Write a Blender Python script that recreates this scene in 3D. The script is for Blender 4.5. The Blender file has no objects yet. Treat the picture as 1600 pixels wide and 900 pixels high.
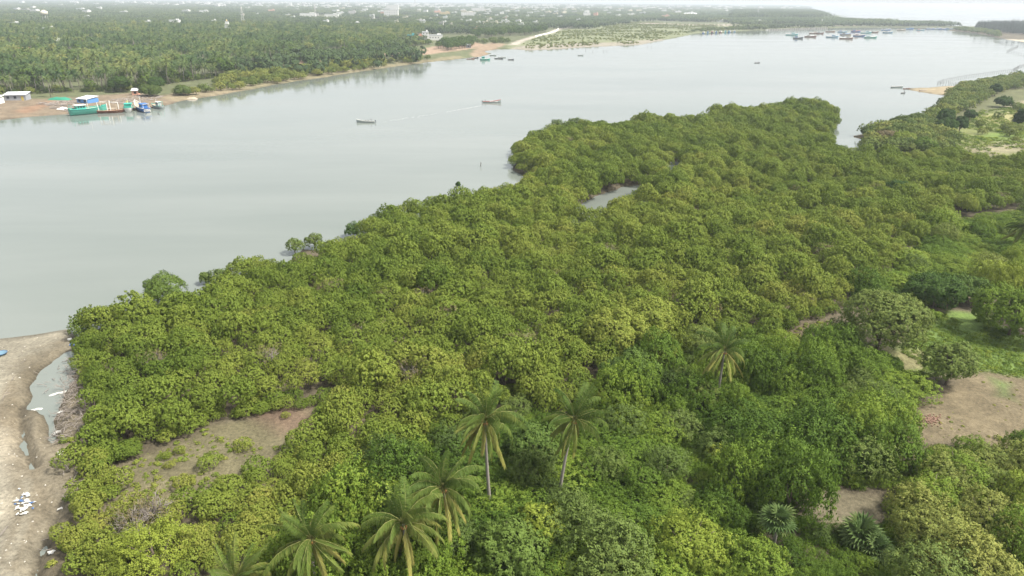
import bpy, math, random
import numpy as np
from mathutils import Matrix, Vector

R = math.radians
rng = np.random.default_rng(7)
random.seed(7)
sc = bpy.context.scene
COL = sc.collection

# ------------------------------------------------------------------ camera
CAM_H = 55.0                       # drone height above the river
FPX = 1067.0                       # focal length in pixels of a 1600 px wide frame (24 mm lens)
PITCH = math.atan(449.0 / FPX)     # looking down
ROLL = R(0.43)
Fv = np.array([0.0, math.cos(PITCH), -math.sin(PITCH)])
Xv = np.array([1.0, 0.0, 0.0])
Uv = np.cross(Xv, Fv)
Rv = math.cos(ROLL) * Xv + math.sin(ROLL) * Uv
Vv = -math.sin(ROLL) * Xv + math.cos(ROLL) * Uv
cam_d = bpy.data.cameras.new('camera')
cam_d.lens = 36.0 * FPX / 1600.0
cam_d.sensor_width = 36.0
cam_d.clip_start = 1.0
cam_d.clip_end = 120000.0
cam = bpy.data.objects.new('camera', cam_d)
COL.objects.link(cam)
cam.matrix_world = Matrix(((Rv[0], Vv[0], -Fv[0], 0), (Rv[1], Vv[1], -Fv[1], 0), (Rv[2], Vv[2], -Fv[2], CAM_H), (0, 0, 0, 1)))
sc.camera = cam

# ------------------------------------------------------------------ sky, sun, exposure
SUN_EL, SUN_AZ = R(54), R(104)     # azimuth clockwise from +Y (the view direction): high, to the right and a little behind
world = bpy.data.worlds.new('World')
sc.world = world
world.use_nodes = True
wn, wl = world.node_tree.nodes, world.node_tree.links
wn.clear()
sky = wn.new('ShaderNodeTexSky')
sky.sky_type = 'NISHITA'
sky.sun_disc = False
sky.sun_elevation = SUN_EL
sky.sun_rotation = SUN_AZ
sky.altitude = 10
sky.air_density = 1.0
sky.dust_density = 4.0
sky.ozone_density = 1.0
veil = wn.new('ShaderNodeMixRGB')          # a bright, even overcast veil over the blue
veil.inputs[0].default_value = 0.8
veil.inputs[2].default_value = (4.5, 4.65, 4.75, 1)
bgd = wn.new('ShaderNodeBackground')
bgd.inputs[1].default_value = 0.12
wo = wn.new('ShaderNodeOutputWorld')
wl.new(sky.outputs[0], veil.inputs[1])
wl.new(veil.outputs[0], bgd.inputs[0])
wl.new(bgd.outputs[0], wo.inputs[0])
sun_d = bpy.data.lights.new('sun', 'SUN')
sun_d.energy = 4.2
sun_d.angle = R(9)
sun_d.color = (1.0, 0.96, 0.89)
sun = bpy.data.objects.new('sun', sun_d)
COL.objects.link(sun)
sdir = Vector((math.sin(SUN_AZ) * math.cos(SUN_EL), math.cos(SUN_AZ) * math.cos(SUN_EL), math.sin(SUN_EL)))
sun.rotation_euler = sdir.to_track_quat('Z', 'Y').to_euler()
vs = sc.view_settings
vs.view_transform = 'Standard'
vs.look = 'None'
vs.exposure = 0.95
vs.gamma = 1.0
vs.use_curve_mapping = False
cy = sc.cycles
cy.max_bounces = 4
cy.diffuse_bounces = 2
cy.use_light_tree = False
cy.glossy_bounces = 2
cy.transmission_bounces = 2
cy.transparent_max_bounces = 6
cy.volume_bounces = 0
cy.use_denoising = True
cy.sample_clamp_indirect = 4.0
cy.caustics_reflective = False
cy.caustics_refractive = False

# ------------------------------------------------------------------ helpers
def P(px, py, z=0.0):
    """Ground point (at height z) seen at a pixel of the 1600 x 900 frame."""
    d = FPX * Fv + (px - 800.0) * Rv + (450.0 - py) * Vv
    t = (z - CAM_H) / d[2]
    return np.array([d[0] * t, d[1] * t])
def P3(px, py, z=0.0):
    p = P(px, py, z)
    return (float(p[0]), float(p[1]), z)
def poly(pts, z=0.0):
    return np.array([P(p[0], p[1], p[2] if len(p) > 2 else z) for p in pts])
def proj(pts):
    q = np.asarray(pts, float) - np.array([0, 0, CAM_H])
    w = q @ Fv
    return 800 + FPX * (q @ Rv) / w, 450 - FPX * (q @ Vv) / w, w
def sdf(pts, pl):
    """signed distance to a polygon, positive inside"""
    x = pts[:, 0].astype(np.float64); y = pts[:, 1].astype(np.float64)
    d2 = np.full(len(x), 1e18); ins = np.zeros(len(x), bool)
    n = len(pl)
    for i in range(n):
        ax, ay = pl[i]; bx_, by_ = pl[(i + 1) % n]
        ex, ey = bx_ - ax, by_ - ay
        L = ex * ex + ey * ey + 1e-12
        t = np.clip(((x - ax) * ex + (y - ay) * ey) / L, 0, 1)
        dx, dy = x - ax - t * ex, y - ay - t * ey
        np.minimum(d2, dx * dx + dy * dy, out=d2)
        c = (ay > y) != (by_ > y)
        ins ^= c & (x < ex * (y - ay) / (ey if abs(ey) > 1e-9 else 1e-9) + ax)
    d = np.sqrt(d2)
    return np.where(ins, d, -d)
def vnoise(x, y, seed=0):
    xi, yi = np.floor(x).astype(np.int64), np.floor(y).astype(np.int64)
    fx, fy = x - xi, y - yi
    fx, fy = fx * fx * (3 - 2 * fx), fy * fy * (3 - 2 * fy)
    def h(a, b):
        n = (a * 374761393 + b * 668265263 + seed * 144665) & 0xffffffff
        n = ((n ^ (n >> 13)) * 1274126177) & 0xffffffff
        return ((n ^ (n >> 16)) & 0xffff) / 65535.0
    return (h(xi, yi) * (1 - fx) + h(xi + 1, yi) * fx) * (1 - fy) + (h(xi, yi + 1) * (1 - fx) + h(xi + 1, yi + 1) * fx) * fy
def fbm(x, y, scale, octs=4, seed=0):
    v = 0; a = 0.5; s = 1.0 / scale; tot = 0
    for o in range(octs):
        v = v + a * vnoise(x * s, y * s, seed + o * 17); tot += a; a *= 0.5; s *= 2.03
    return v / tot
def sstep(a, b, x):
    t = np.clip((x - a) / (b - a), 0, 1)
    return t * t * (3 - 2 * t)
def scatter(pl, spacing, jit=0.42, seed=0, maxn=None):
    r = np.random.default_rng(seed)
    lo, hi = pl.min(0), pl.max(0)
    nx, ny = int((hi[0] - lo[0]) / spacing) + 2, int((hi[1] - lo[1]) / spacing) + 2
    gx, gy = np.meshgrid(np.arange(nx), np.arange(ny))
    gx = gx + 0.5 * (gy % 2)
    p = np.stack([gx.ravel() * spacing + lo[0], gy.ravel() * spacing + lo[1]], 1)
    p = p + r.uniform(-jit, jit, p.shape) * spacing
    p = p[sdf(p, pl) > 0]
    return p
def unit(v):
    return v / np.maximum(np.linalg.norm(v, axis=-1, keepdims=True), 1e-9)

class MB:
    """collects polygons for one mesh"""
    def __init__(s): s.v = []; s.f = []; s.n = 0
    def add(s, v, f):
        v = [tuple(map(float, q)) for q in v]
        s.f += [tuple(i + s.n for i in q) for q in f]; s.v += v; s.n += len(v); return s
    def box(s, c, d, rz=0.0, taper=1.0):
        x, y, z = d[0] / 2, d[1] / 2, d[2] / 2
        q = [(-x, -y, -z), (x, -y, -z), (x, y, -z), (-x, y, -z), (-x * taper, -y * taper, z), (x * taper, -y * taper, z), (x * taper, y * taper, z), (-x * taper, y * taper, z)]
        cs, sn = math.cos(rz), math.sin(rz)
        q = [(c[0] + a * cs - b * sn, c[1] + a * sn + b * cs, c[2] + e) for a, b, e in q]
        return s.add(q, [(0, 3, 2, 1), (4, 5, 6, 7), (0, 1, 5, 4), (1, 2, 6, 5), (2, 3, 7, 6), (3, 0, 4, 7)])
    def tube(s, pts, rad, n=6, cap=True):
        pts = [np.array(p, float) for p in pts]
        if not hasattr(rad, '__len__'): rad = [rad] * len(pts)
        vs_ = []
        for i, p in enumerate(pts):
            t = pts[min(i + 1, len(pts) - 1)] - pts[max(i - 1, 0)]
            t = t / (np.linalg.norm(t) + 1e-9)
            a = np.cross(t, (0.3, 0.9, 0.1) if abs(t[2]) > 0.8 else (0, 0, 1)); a /= np.linalg.norm(a) + 1e-9
            b = np.cross(t, a)
            for k in range(n):
                an = 2 * math.pi * k / n
                vs_.append(p + rad[i] * (math.cos(an) * a + math.sin(an) * b))
        fs = []
        for i in range(len(pts) - 1):
            for k in range(n):
                fs.append((i * n + k, i * n + (k + 1) % n, (i + 1) * n + (k + 1) % n, (i + 1) * n + k))
        if cap:
            fs.append(tuple(range(n))[::-1]); fs.append(tuple(range((len(pts) - 1) * n, len(pts) * n)))
        return s.add(vs_, fs)
    def mesh(s, name, mat=None, smooth=False):
        me = bpy.data.meshes.new(name); me.from_pydata(s.v, [], s.f)
        if smooth: me.polygons.foreach_set('use_smooth', [True] * len(me.polygons))
        if mat: me.materials.append(mat)
        me.update(); return me
    def build(s, name, mat=None, parent=None, smooth=False, loc=None, rz=0.0):
        return link(name, s.mesh(name, mat, smooth), parent, loc, rz)
def link(name, me, parent=None, loc=None, rz=0.0, scale=None):
    o = bpy.data.objects.new(name, me); COL.objects.link(o)
    if parent is not None: o.parent = parent
    if loc is not None: o.location = loc
    if rz: o.rotation_euler = (0, 0, rz)
    if scale is not None: o.scale = (scale,) * 3 if not hasattr(scale, '__len__') else scale
    return o
def root(name, loc, rz, label, cat, group=None, scale=None):
    o = link(name, None, None, loc, rz, scale)
    return tag(o, label, cat, group)
def tag(o, label=None, cat=None, group=None, kind=None):
    for k, v in (('label', label), ('category', cat), ('group', group), ('kind', kind)):
        if v: o[k] = v
    return o
def np_mesh(name, verts, faces, mat, normals=None, smooth=True):
    """faces: (n,3) or (n,4) array"""
    me = bpy.data.meshes.new(name)
    verts = np.asarray(verts, np.float32); faces = np.asarray(faces, np.int32)
    k = faces.shape[1]
    me.vertices.add(len(verts)); me.vertices.foreach_set('co', verts.ravel())
    me.loops.add(faces.size); me.loops.foreach_set('vertex_index', faces.ravel())
    me.polygons.add(len(faces)); me.polygons.foreach_set('loop_start', np.arange(0, faces.size, k, dtype=np.int32))
    me.update(calc_edges=True)
    me.polygons.foreach_set('use_smooth', np.full(len(faces), smooth))
    if normals is not None:
        me.normals_split_custom_set_from_vertices(np.asarray(normals, np.float32).tolist())
    if mat: me.materials.append(mat)
    me.update()
    return me

# ------------------------------------------------------------------ materials
def new_mat(name):
    m = bpy.data.materials.new(name); m.use_nodes = True
    n = m.node_tree.nodes; l = m.node_tree.links
    return m, n, l, n['Principled BSDF'], n['Material Output']
def noise_node(n, l, scale, detail=4, rough=0.6, vec=None):
    t = n.new('ShaderNodeTexNoise'); t.inputs['Scale'].default_value = scale
    t.inputs['Detail'].default_value = detail; t.inputs['Roughness'].default_value = rough
    if vec is not None: l.new(vec, t.inputs['Vector'])
    return t
def plain(name, col, rough=0.7, var=0.25, scale=2.0, metal=0.0, spec=0.3):
    """paint, plaster, wood ...: a base colour with blotchy wear"""
    m, n, l, b, o = new_mat(name)
    tc = n.new('ShaderNodeTexCoord')
    t = noise_node(n, l, scale, 5, 0.65, tc.outputs['Object'])
    mx = n.new('ShaderNodeMixRGB'); mx.blend_type = 'MIX'
    mx.inputs[1].default_value = (*[c * (1 - var) for c in col], 1)
    mx.inputs[2].default_value = (*[min(1, c * (1 + var)) for c in col], 1)
    l.new(t.outputs['Fac'], mx.inputs[0]); l.new(mx.outputs[0], b.inputs['Base Color'])
    b.inputs['Roughness'].default_value = rough; b.inputs['Metallic'].default_value = metal
    b.inputs['Specular IOR Level'].default_value = spec
    return m
def leaf_mat(name, dark, mid, light, trans=0.25, rough=0.62, spec=0.1, isl=0.35):
    """foliage: colour follows the plant's own 'tint', plus leaf-to-leaf variation"""
    m, n, l, b, o = new_mat(name)
    at = n.new('ShaderNodeAttribute'); at.attribute_type = 'INSTANCER'; at.attribute_name = 'tint'
    ge = n.new('ShaderNodeNewGeometry')
    ad = n.new('ShaderNodeMath'); ad.operation = 'MULTIPLY_ADD'
    ad.inputs[1].default_value = isl; l.new(ge.outputs['Random Per Island'], ad.inputs[0])
    sb = n.new('ShaderNodeMath'); sb.operation = 'SUBTRACT'; sb.inputs[1].default_value = isl / 2
    l.new(at.outputs['Fac'], sb.inputs[0]); l.new(sb.outputs[0], ad.inputs[2])
    rp = n.new('ShaderNodeValToRGB'); e = rp.color_ramp.elements
    e[0].color = (*dark, 1); e[0].position = 0.0
    e[1].color = (*light, 1); e[1].position = 1.0
    k = e.new(0.5); k.color = (*mid, 1)
    l.new(ad.outputs[0], rp.inputs[0]); l.new(rp.outputs[0], b.inputs['Base Color'])
    b.inputs['Roughness'].default_value = rough; b.inputs['Specular IOR Level'].default_value = spec
    tr = n.new('ShaderNodeBsdfTranslucent'); l.new(rp.outputs[0], tr.inputs['Color'])
    ms = n.new('ShaderNodeMixShader'); ms.inputs[0].default_value = trans
    l.new(b.outputs[0], ms.inputs[1]); l.new(tr.outputs[0], ms.inputs[2]); l.new(ms.outputs[0], o.inputs['Surface'])
    return m
M = {}
M['mangrove'] = leaf_mat('mangrove_leaves', (0.088, 0.140, 0.020), (0.186, 0.246, 0.038), (0.29, 0.295, 0.062))
M['vine'] = leaf_mat('vine_leaves', (0.060, 0.108, 0.016), (0.134, 0.205, 0.027), (0.26, 0.305, 0.046))
M['scrub'] = leaf_mat('scrub_leaves', (0.080, 0.122, 0.032), (0.142, 0.192, 0.046), (0.26, 0.27, 0.065))
M['darktree'] = leaf_mat('dark_tree_leaves', (0.034, 0.068, 0.018), (0.070, 0.125, 0.026), (0.135, 0.195, 0.04))
M['frond'] = leaf_mat('palm_frond_leaflets', (0.048, 0.090, 0.018), (0.115, 0.160, 0.032), (0.30, 0.27, 0.075), isl=0.25)
M['fan'] = leaf_mat('fan_palm_leaves', (0.045, 0.082, 0.026), (0.088, 0.138, 0.04), (0.17, 0.20, 0.07))
M['farpalm'] = leaf_mat('far_palm_leaves', (0.050, 0.092, 0.034), (0.108, 0.156, 0.050), (0.22, 0.235, 0.075))
M['needle'] = leaf_mat('casuarina_needles', (0.022, 0.036, 0.024), (0.036, 0.055, 0.034), (0.06, 0.08, 0.045))
M['drygrass'] = leaf_mat('dry_shrub_leaves', (0.12, 0.10, 0.05), (0.19, 0.16, 0.08), (0.27, 0.23, 0.12))
M['bark'] = plain('bark', (0.16, 0.125, 0.095), 0.9, 0.4, 6)
M['palmbark'] = plain('palm_bark', (0.24, 0.215, 0.185), 0.9, 0.35, 8)
M['deadwood'] = plain('dead_wood', (0.27, 0.235, 0.205), 0.9, 0.45, 5)
M['rachis'] = plain('palm_rachis', (0.22, 0.22, 0.07), 0.6, 0.25, 3)
M['coconut'] = plain('coconut_husk', (0.36, 0.17, 0.06), 0.7, 0.4, 3)
# ------------------------------------------------------------------ the river banks
SHORE_N = [(-1500, 330), (-500, 240), (-150, 203), (0, 188), (60, 182), (120, 178), (200, 175), (262, 164), (290, 157), (340, 149), (400, 139), (440, 131), (500, 122), (560, 113), (620, 104), (680, 96), (722, 92),
           (752, 88.5), (768, 84), (757, 80.5), (775, 77.5), (800, 77), (830, 79), (870, 77), (930, 73), (1000, 70.5), (1042, 62), (1068, 57), (1088, 52.5), (1150, 49), (1200, 47.5), (1290, 44.5),
           (1340, 43), (1420, 43), (1497, 43.5), (1497, 41), (1400, 37), (1330, 33), (1290, 28), (1272, 21), (1267, 15), (1266, 11)]
LAND_N = np.vstack([poly(SHORE_N), [[9000, 24000], [-40000, 24000], [-40000, 300]]])
LAND_F = poly([(1480, 48), (1512, 50.5), (1540, 54.5), (1562, 60), (1600, 66), (1900, 100), (1900, 52), (1640, 41), (1560, 39.5), (1500, 42)])   # wooded point
SHORE_S = [(1900, 60), (1700, 95), (1600, 118), (1540, 128), (1495, 133.5), (1425, 138), (1419, 140), (1440, 145), (1476, 149.5), (1477, 162), (1455, 176), (1420, 191), (1380, 205), (1335, 211), (1325, 213),
           (1350, 219), (1346, 232, 3), (1318, 240, 4), (1299, 224, 3), (1297, 206, 3), (1309, 192, 3), (1310, 170, 4), (1266, 155, 5), (1190, 166, 4.5), (1120, 168, 4.5), (1085, 187, 4.5), (1020, 180, 4.5),
           (960, 192, 4.5), (910, 187, 4.5), (860, 197, 4.5), (803, 220, 4.5), (802, 248, 4), (830, 270, 3), (790, 290, 4.5), (715, 302, 4.5), (650, 315, 4.5), (580, 332, 4.5), (525, 364, 4.5), (470, 370, 3),
           (430, 402, 4), (380, 394, 5), (320, 424, 4), (290, 444, 4), (250, 430, 5), (235, 462, 3), (150, 480, 4), (116, 505, 3), (108, 513), (60, 521), (0, 528), (-200, 545), (-700, 575)]
LAND_S = np.vstack([poly(SHORE_S), [[-400, 20], [-300, -60], [300, -60], [2500, 200]]])
CREEK = poly([(898, 340), (912, 325), (946, 308), (985, 294), (1006, 293), (1004, 302, 2.2), (974, 316, 2.2), (942, 332, 2.2), (916, 343, 2.2)])
CREEK2 = poly([(1045, 268), (1048, 256), (1058, 255), (1059, 272, 3.5), (1044, 274, 3.5)])
PUDDLE = poly([(112, 548), (92, 556), (70, 572), (52, 590), (44, 610), (42, 638), (54, 643), (66, 650), (74, 680), (80, 697), (88, 694), (88, 650), (110, 610), (122, 570)])
PUDDLE2 = poly([(30, 632), (28, 660), (30, 690), (36, 715), (46, 736), (58, 736), (52, 712), (47, 690), (45, 660), (40, 640)])
PUDDLE3 = poly([(94, 798), (80, 822), (66, 850), (52, 880), (46, 912), (62, 912), (70, 880), (82, 850), (94, 818)])
POND = poly([(1505, 243.5), (1530, 246), (1568, 250), (1573, 246), (1540, 242.5), (1515, 241)])
RUTS = ([(12, 640), (14, 700), (30, 760), (34, 820), (14, 880), (0, 905)], [(22, 600), (18, 660), (32, 720), (62, 760), (72, 800), (42, 870), (22, 910)], [(0, 600), (-6, 680), (4, 760), (6, 830), (-20, 890)])
def height(p):
    x, y = p[:, 0], p[:, 1]
    d = np.maximum(np.maximum(sdf(p, LAND_N), sdf(p, LAND_S)), sdf(p, LAND_F))
    dist = np.hypot(x, y)
    d = d + (fbm(x, y, 14, 3, 5) - 0.5) * np.clip(dist * 0.012, 0.8, 8)
    h = np.where(d > 0, 0.75 * (1 - np.exp(-d / 7.0)) + 0.03 * np.minimum(d, 30) * 0.5, np.maximum(d * 0.18, -2.5))
    h = h + np.where(d > 0, (fbm(x, y, 6, 4, 11) - 0.5) * 0.35 * np.clip(d / 8, 0, 1), 0)
    for pl, dep, w in ((CREEK, -0.9, 2.0), (CREEK2, -0.9, 2.0), (PUDDLE, -0.22, 1.6), (PUDDLE2, -0.2, 1.2), (PUDDLE3, -0.2, 1.2), (POND, -0.3, 3.0)):
        lo, hi = pl.min(0) - 8, pl.max(0) + 8
        k = np.where((x > lo[0]) & (x < hi[0]) & (y > lo[1]) & (y < hi[1]))[0]
        if len(k):
            e = sdf(p[k], pl) + (fbm(x[k], y[k], 2.5, 3, 3) - 0.5) * 1.4
            t = sstep(-w, w * 0.6, e + (2.5 if pl is CREEK or pl is CREEK2 else 0))
            h[k] = h[k] * (1 - t) + dep * t
    bx = (x < -35) & (x > -110) & (y < 130) & (y > 40)
    if bx.any():
        k = np.where(bx)[0]; q = p[k]
        h[k] += (fbm(q[:, 0], q[:, 1], 1.7, 3, 19) - 0.5) * 0.22 * (h[k] > 0.2)
        for ln in RUTS:
            a = np.array([P(*u) for u in ln]); dm = np.full(len(k), 1e9)
            for i in range(len(a) - 1):
                e_ = a[i + 1] - a[i]; t = np.clip(((q - a[i]) @ e_) / (e_ @ e_), 0, 1); dm = np.minimum(dm, np.linalg.norm(q - a[i] - t[:, None] * e_, axis=1))
            h[k] += -0.13 * np.exp(-(dm / 0.7) ** 2) + 0.13 * np.exp(-((dm - 1.6) / 0.7) ** 2)
    return h
def zat(p):
    return np.maximum(height(np.asarray(p, float)), 0.0)

th = np.linspace(R(-58), R(58), 660)
rad = np.concatenate([np.arange(45, 180, 0.55), np.geomspace(180, 24000, 390)])
TH, RD = np.meshgrid(th, rad)
gp = np.stack([(np.sin(TH) * RD).ravel(), (np.cos(TH) * RD).ravel()], 1)
gz = height(gp)
gx, gy = gp[:, 0], gp[:, 1]
# base colours of the soil, sand, grass and fields
nz1 = fbm(gx, gy, 9, 5, 21); nz2 = fbm(gx, gy, 60, 4, 31); nz3 = fbm(gx, gy, 2.2, 3, 41)
c = np.array([0.105, 0.088, 0.058]) + 0 * gp[:, :1]
def paint(pl, col, soft=2.0, amp=2.0, alpha=1.0, nz=None):
    lo, hi = pl.min(0) - 4 * (soft + amp), pl.max(0) + 4 * (soft + amp)
    k = np.where((gx > lo[0]) & (gx < hi[0]) & (gy > lo[1]) & (gy < hi[1]))[0]
    if not len(k): return
    d = sdf(gp[k], pl) + ((nz1 if nz is None else nz)[k] - 0.5) * 2 * amp
    t = (sstep(-soft, soft, d) * alpha)[:, None]
    c[k] = c[k] * (1 - t) + np.array(col) * t
north = sdf(gp, LAND_N) > -40
c[north] = np.array([0.11, 0.12, 0.06]) * (0.8 + 0.4 * nz2[north])[:, None]
# left beach: pale sand, darker damp mud along the puddles, wheel tracks
SAND = poly([(-900, 560), (0, 520), (112, 505), (120, 545), (100, 560), (60, 575), (40, 590), (45, 640), (80, 690), (100, 740), (105, 790), (80, 850), (60, 905), (40, 1000), (-900, 1100)])
paint(SAND, (0.235, 0.212, 0.160), 1.2, 1.6)
paint(poly([(20, 570), (110, 530), (125, 560), (130, 690), (115, 760), (105, 820), (70, 910), (30, 910), (55, 830), (60, 760), (20, 700), (16, 620)]), (0.148, 0.125, 0.086), 2.0, 2.4, 0.85)
for ln in ([(12, 640), (14, 700), (30, 760), (34, 820), (14, 880), (0, 905)], [(22, 600), (18, 660), (30, 720), (60, 760), (70, 800), (40, 870), (20, 910)], [(0, 560), (40, 552), (80, 542), (105, 534)]):
    a = np.array([P(*q) for q in ln])
    b_ = np.vstack([a + [0.9, 0.4], (a - [0.9, 0.4])[::-1]])
    paint(b_, (0.165, 0.138, 0.095), 0.7, 1.0, 0.8)
paint(poly([(-300, 700), (0, 690), (22, 760), (20, 850), (0, 900), (-300, 1000)]), (0.33, 0.295, 0.225), 2.5, 2.5, 0.7)
# bare mud in the mangrove gap
CLEAR = poly([(195, 742), (232, 720), (292, 698), (330, 674), (395, 664), (450, 660), (462, 652), (480, 650), (500, 662), (503, 690), (470, 705), (432, 722), (418, 745), (360, 765), (300, 800), (240, 812), (190, 785)])
paint(CLEAR, (0.130, 0.115, 0.066), 1.0, 1.0)
paint(poly([(380, 652), (470, 640), (500, 668), (495, 688), (440, 690), (400, 670)]), (0.145, 0.098, 0.07), 2.0, 1.6, 0.8)
# clearings on the right
DIRT = poly([(1395, 668), (1450, 620), (1500, 590), (1560, 585), (1700, 590), (1800, 760), (1600, 720), (1520, 700), (1440, 715), (1420, 745), (1395, 735)])
paint(DIRT, (0.160, 0.130, 0.080), 1.8, 3.0)
GRASS_R = poly([(1390, 565), (1430, 530), (1480, 495), (1530, 500), (1600, 545), (1720, 590), (1720, 640), (1600, 603), (1540, 590), (1490, 590), (1450, 600), (1400, 590)])
paint(GRASS_R, (0.12, 0.175, 0.045), 1.5, 1.5)
paint(poly([(1395, 560), (1440, 556), (1450, 590), (1400, 590)]), (0.21, 0.18, 0.10), 1.5, 1.5, 0.8)
paint(poly([(1545, 600), (1580, 610), (1590, 640), (1550, 630)]), (0.11, 0.16, 0.05), 1.5, 2.0)
DIRT2 = poly([(1228, 768), (1300, 775), (1395, 790), (1370, 830), (1310, 845), (1260, 830)])
paint(DIRT2, (0.150, 0.130, 0.084), 1.0, 1.4)
GAP_R = poly([(1200, 545), (1240, 520), (1300, 508), (1310, 525), (1270, 545), (1215, 556)])
paint(GAP_R, (0.085, 0.068, 0.04), 1.0, 1.2)
# fields on the upper right
FIELD = poly([(1480, 195), (1520, 180), (1600, 165), (1900, 130), (1900, 330), (1620, 290), (1540, 275), (1500, 240), (1470, 215)])
paint(FIELD, (0.155, 0.17, 0.06), 3, 5)
paint(poly([(1500, 235), (1600, 222), (1700, 215), (1700, 245), (1600, 243), (1520, 245)]), (0.22, 0.20, 0.12), 2, 4)
paint(poly([(1530, 215), (1600, 200), (1720, 190), (1720, 218), (1600, 222), (1540, 225)]), (0.135, 0.185, 0.045), 2, 3)
paint(poly([(1560, 160), (1600, 148), (1760, 130), (1760, 165), (1600, 172), (1565, 172)]), (0.25, 0.22, 0.14), 2, 4)
paint(poly([(1520, 185), (1600, 175), (1700, 165), (1700, 185), (1600, 196), (1530, 198)]), (0.27, 0.25, 0.11), 2, 4)
PATH = np.array([P(*q) for q in [(1446, 206), (1462, 214), (1478, 232), (1500, 246), (1516, 254), (1532, 262)]])
paint(np.vstack([PATH + [1.5, 0], (PATH - [1.5, 0])[::-1]]), (0.42, 0.37, 0.28), 0.8, 0.6)
paint(poly([(1345, 222), (1330, 212), (1390, 203), (1455, 176), (1478, 160), (1480, 150), (1500, 137), (1600, 121), (1800, 90), (1800, 140), (1600, 160), (1500, 195), (1480, 240), (1350, 236)]), (0.11, 0.115, 0.055), 2, 3)
paint(poly([(1340, 230), (1480, 236), (1480, 262), (1340, 262)]), (0.07, 0.075, 0.035), 2, 2)
paint(poly([(1415, 141), (1430, 137.5), (1495, 133), (1500, 140), (1480, 150), (1440, 146)]), (0.27, 0.22, 0.14), 1, 1.5)
paint(poly([(1320, 212), (1350, 208), (1352, 220), (1335, 218)]), (0.20, 0.16, 0.10), 1, 1.0)
# far bank: landing, sandy shore, ploughed fields, scrub flat, road
paint(poly([(-300, 215), (0, 190), (130, 180), (265, 166), (300, 156), (370, 146), (372, 141), (300, 146), (250, 152), (215, 148), (150, 152), (90, 157), (0, 158), (-300, 180)]), (0.185, 0.145, 0.10), 3, 6)
paint(poly([(20, 178), (60, 166), (85, 160), (80, 168), (40, 180)]), (0.22, 0.135, 0.085), 3, 4, 0.8)
paint(poly([(255, 155), (300, 143), (380, 136), (440, 122), (520, 112), (600, 102), (720, 88), (722, 94), (600, 108), (520, 121), (440, 133), (340, 151), (280, 160)]), (0.22, 0.185, 0.115), 3, 9, 0.75)
paint(poly([(430, 105), (470, 96), (520, 92), (560, 90), (560, 97), (500, 103), (440, 110)]), (0.26, 0.18, 0.125), 4, 8)
paint(poly([(595, 85), (650, 80), (700, 70), (735, 66), (760, 72), (735, 78), (700, 83), (660, 88), (605, 90)]), (0.30, 0.215, 0.15), 4, 6)
paint(poly([(735, 85), (745, 75), (765, 68), (795, 70), (775, 77), (760, 82), (765, 88), (740, 90)]), (0.25, 0.185, 0.125), 3, 4)
SCRUB = poly([(790, 77), (830, 79), (930, 73), (1000, 70.5), (1042, 62), (1068, 57), (1088, 52.5), (1150, 49), (1200, 46), (1290, 43), (1300, 40), (1150, 39.5), (1060, 38), (1000, 33.5), (920, 42), (860, 52), (820, 64), (790, 71)])
paint(SCRUB, (0.165, 0.178, 0.095), 4, 10)
paint(poly([(795, 77), (830, 80), (930, 74), (1000, 71.5), (1046, 63), (1030, 62), (960, 67.5), (880, 69.5), (815, 73)]), (0.25, 0.225, 0.175), 4, 8)
def strip(pts, w):
    a = np.array([P(*q) for q in pts]); t = np.gradient(a, axis=0); t = unit(t); nn = np.stack([-t[:, 1], t[:, 0]], 1)
    return np.vstack([a + nn * w, (a - nn * w)[::-1]])
ROADP = [(800, 72), (815, 65), (835, 58.5), (862, 52), (872, 46.5), (900, 41), (960, 36), (1000, 31.5)]
paint(strip(ROADP, 6), (0.36, 0.32, 0.265), 3, 3)
paint(poly([(1000, 36), (1060, 37.5), (1150, 38.5), (1290, 40), (1350, 39), (1350, 41), (1200, 42.5), (1060, 40), (1000, 38)]), (0.30, 0.265, 0.205), 6, 6)
paint(poly([(1545, 60), (1600, 63), (1700, 72), (1700, 78), (1600, 68.5), (1560, 64)]), (0.42, 0.36, 0.27), 3, 5)
# a wet band where the land meets the water
wet = sstep(0.28, 0.02, gz)[:, None]
c = c * (1 - 0.45 * wet)
c = c * (0.78 + 0.44 * nz3)[:, None] * (0.85 + 0.3 * nz1)[:, None]
nth = len(th)
ii = (np.arange(len(rad) - 1)[:, None] * nth + np.arange(nth - 1)[None, :]).ravel()
quads = np.stack([ii, ii + 1, ii + nth + 1, ii + nth], 1)
# keep only land and a margin of river bed
keep = (gz[quads] > -0.6).any(1)
quads = quads[keep][:, ::-1]
used = np.unique(quads); remap = np.full(len(gp), -1); remap[used] = np.arange(len(used))
m, n, l, b, o = new_mat('soil')
va = n.new('ShaderNodeVertexColor'); va.layer_name = 'soil'
tc = n.new('ShaderNodeTexCoord')
t1 = noise_node(n, l, 2.2, 8, 0.78, tc.outputs['Object']); t2 = noise_node(n, l, 0.22, 4, 0.6, tc.outputs['Object'])
r1 = n.new('ShaderNodeMapRange'); r1.inputs[1].default_value = 0.3; r1.inputs[2].default_value = 0.7; r1.inputs[3].default_value = 0.5; r1.inputs[4].default_value = 1.5
l.new(t1.outputs['Fac'], r1.inputs[0])
m1 = n.new('ShaderNodeMixRGB'); m1.blend_type = 'MULTIPLY'; m1.inputs[0].default_value = 1
l.new(va.outputs[0], m1.inputs[1]); l.new(r1.outputs[0], m1.inputs[2])
r2 = n.new('ShaderNodeMapRange'); r2.inputs[1].default_value = 0.35; r2.inputs[2].default_value = 0.65; r2.inputs[3].default_value = 0.85; r2.inputs[4].default_value = 1.12
l.new(t2.outputs['Fac'], r2.inputs[0])
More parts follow.
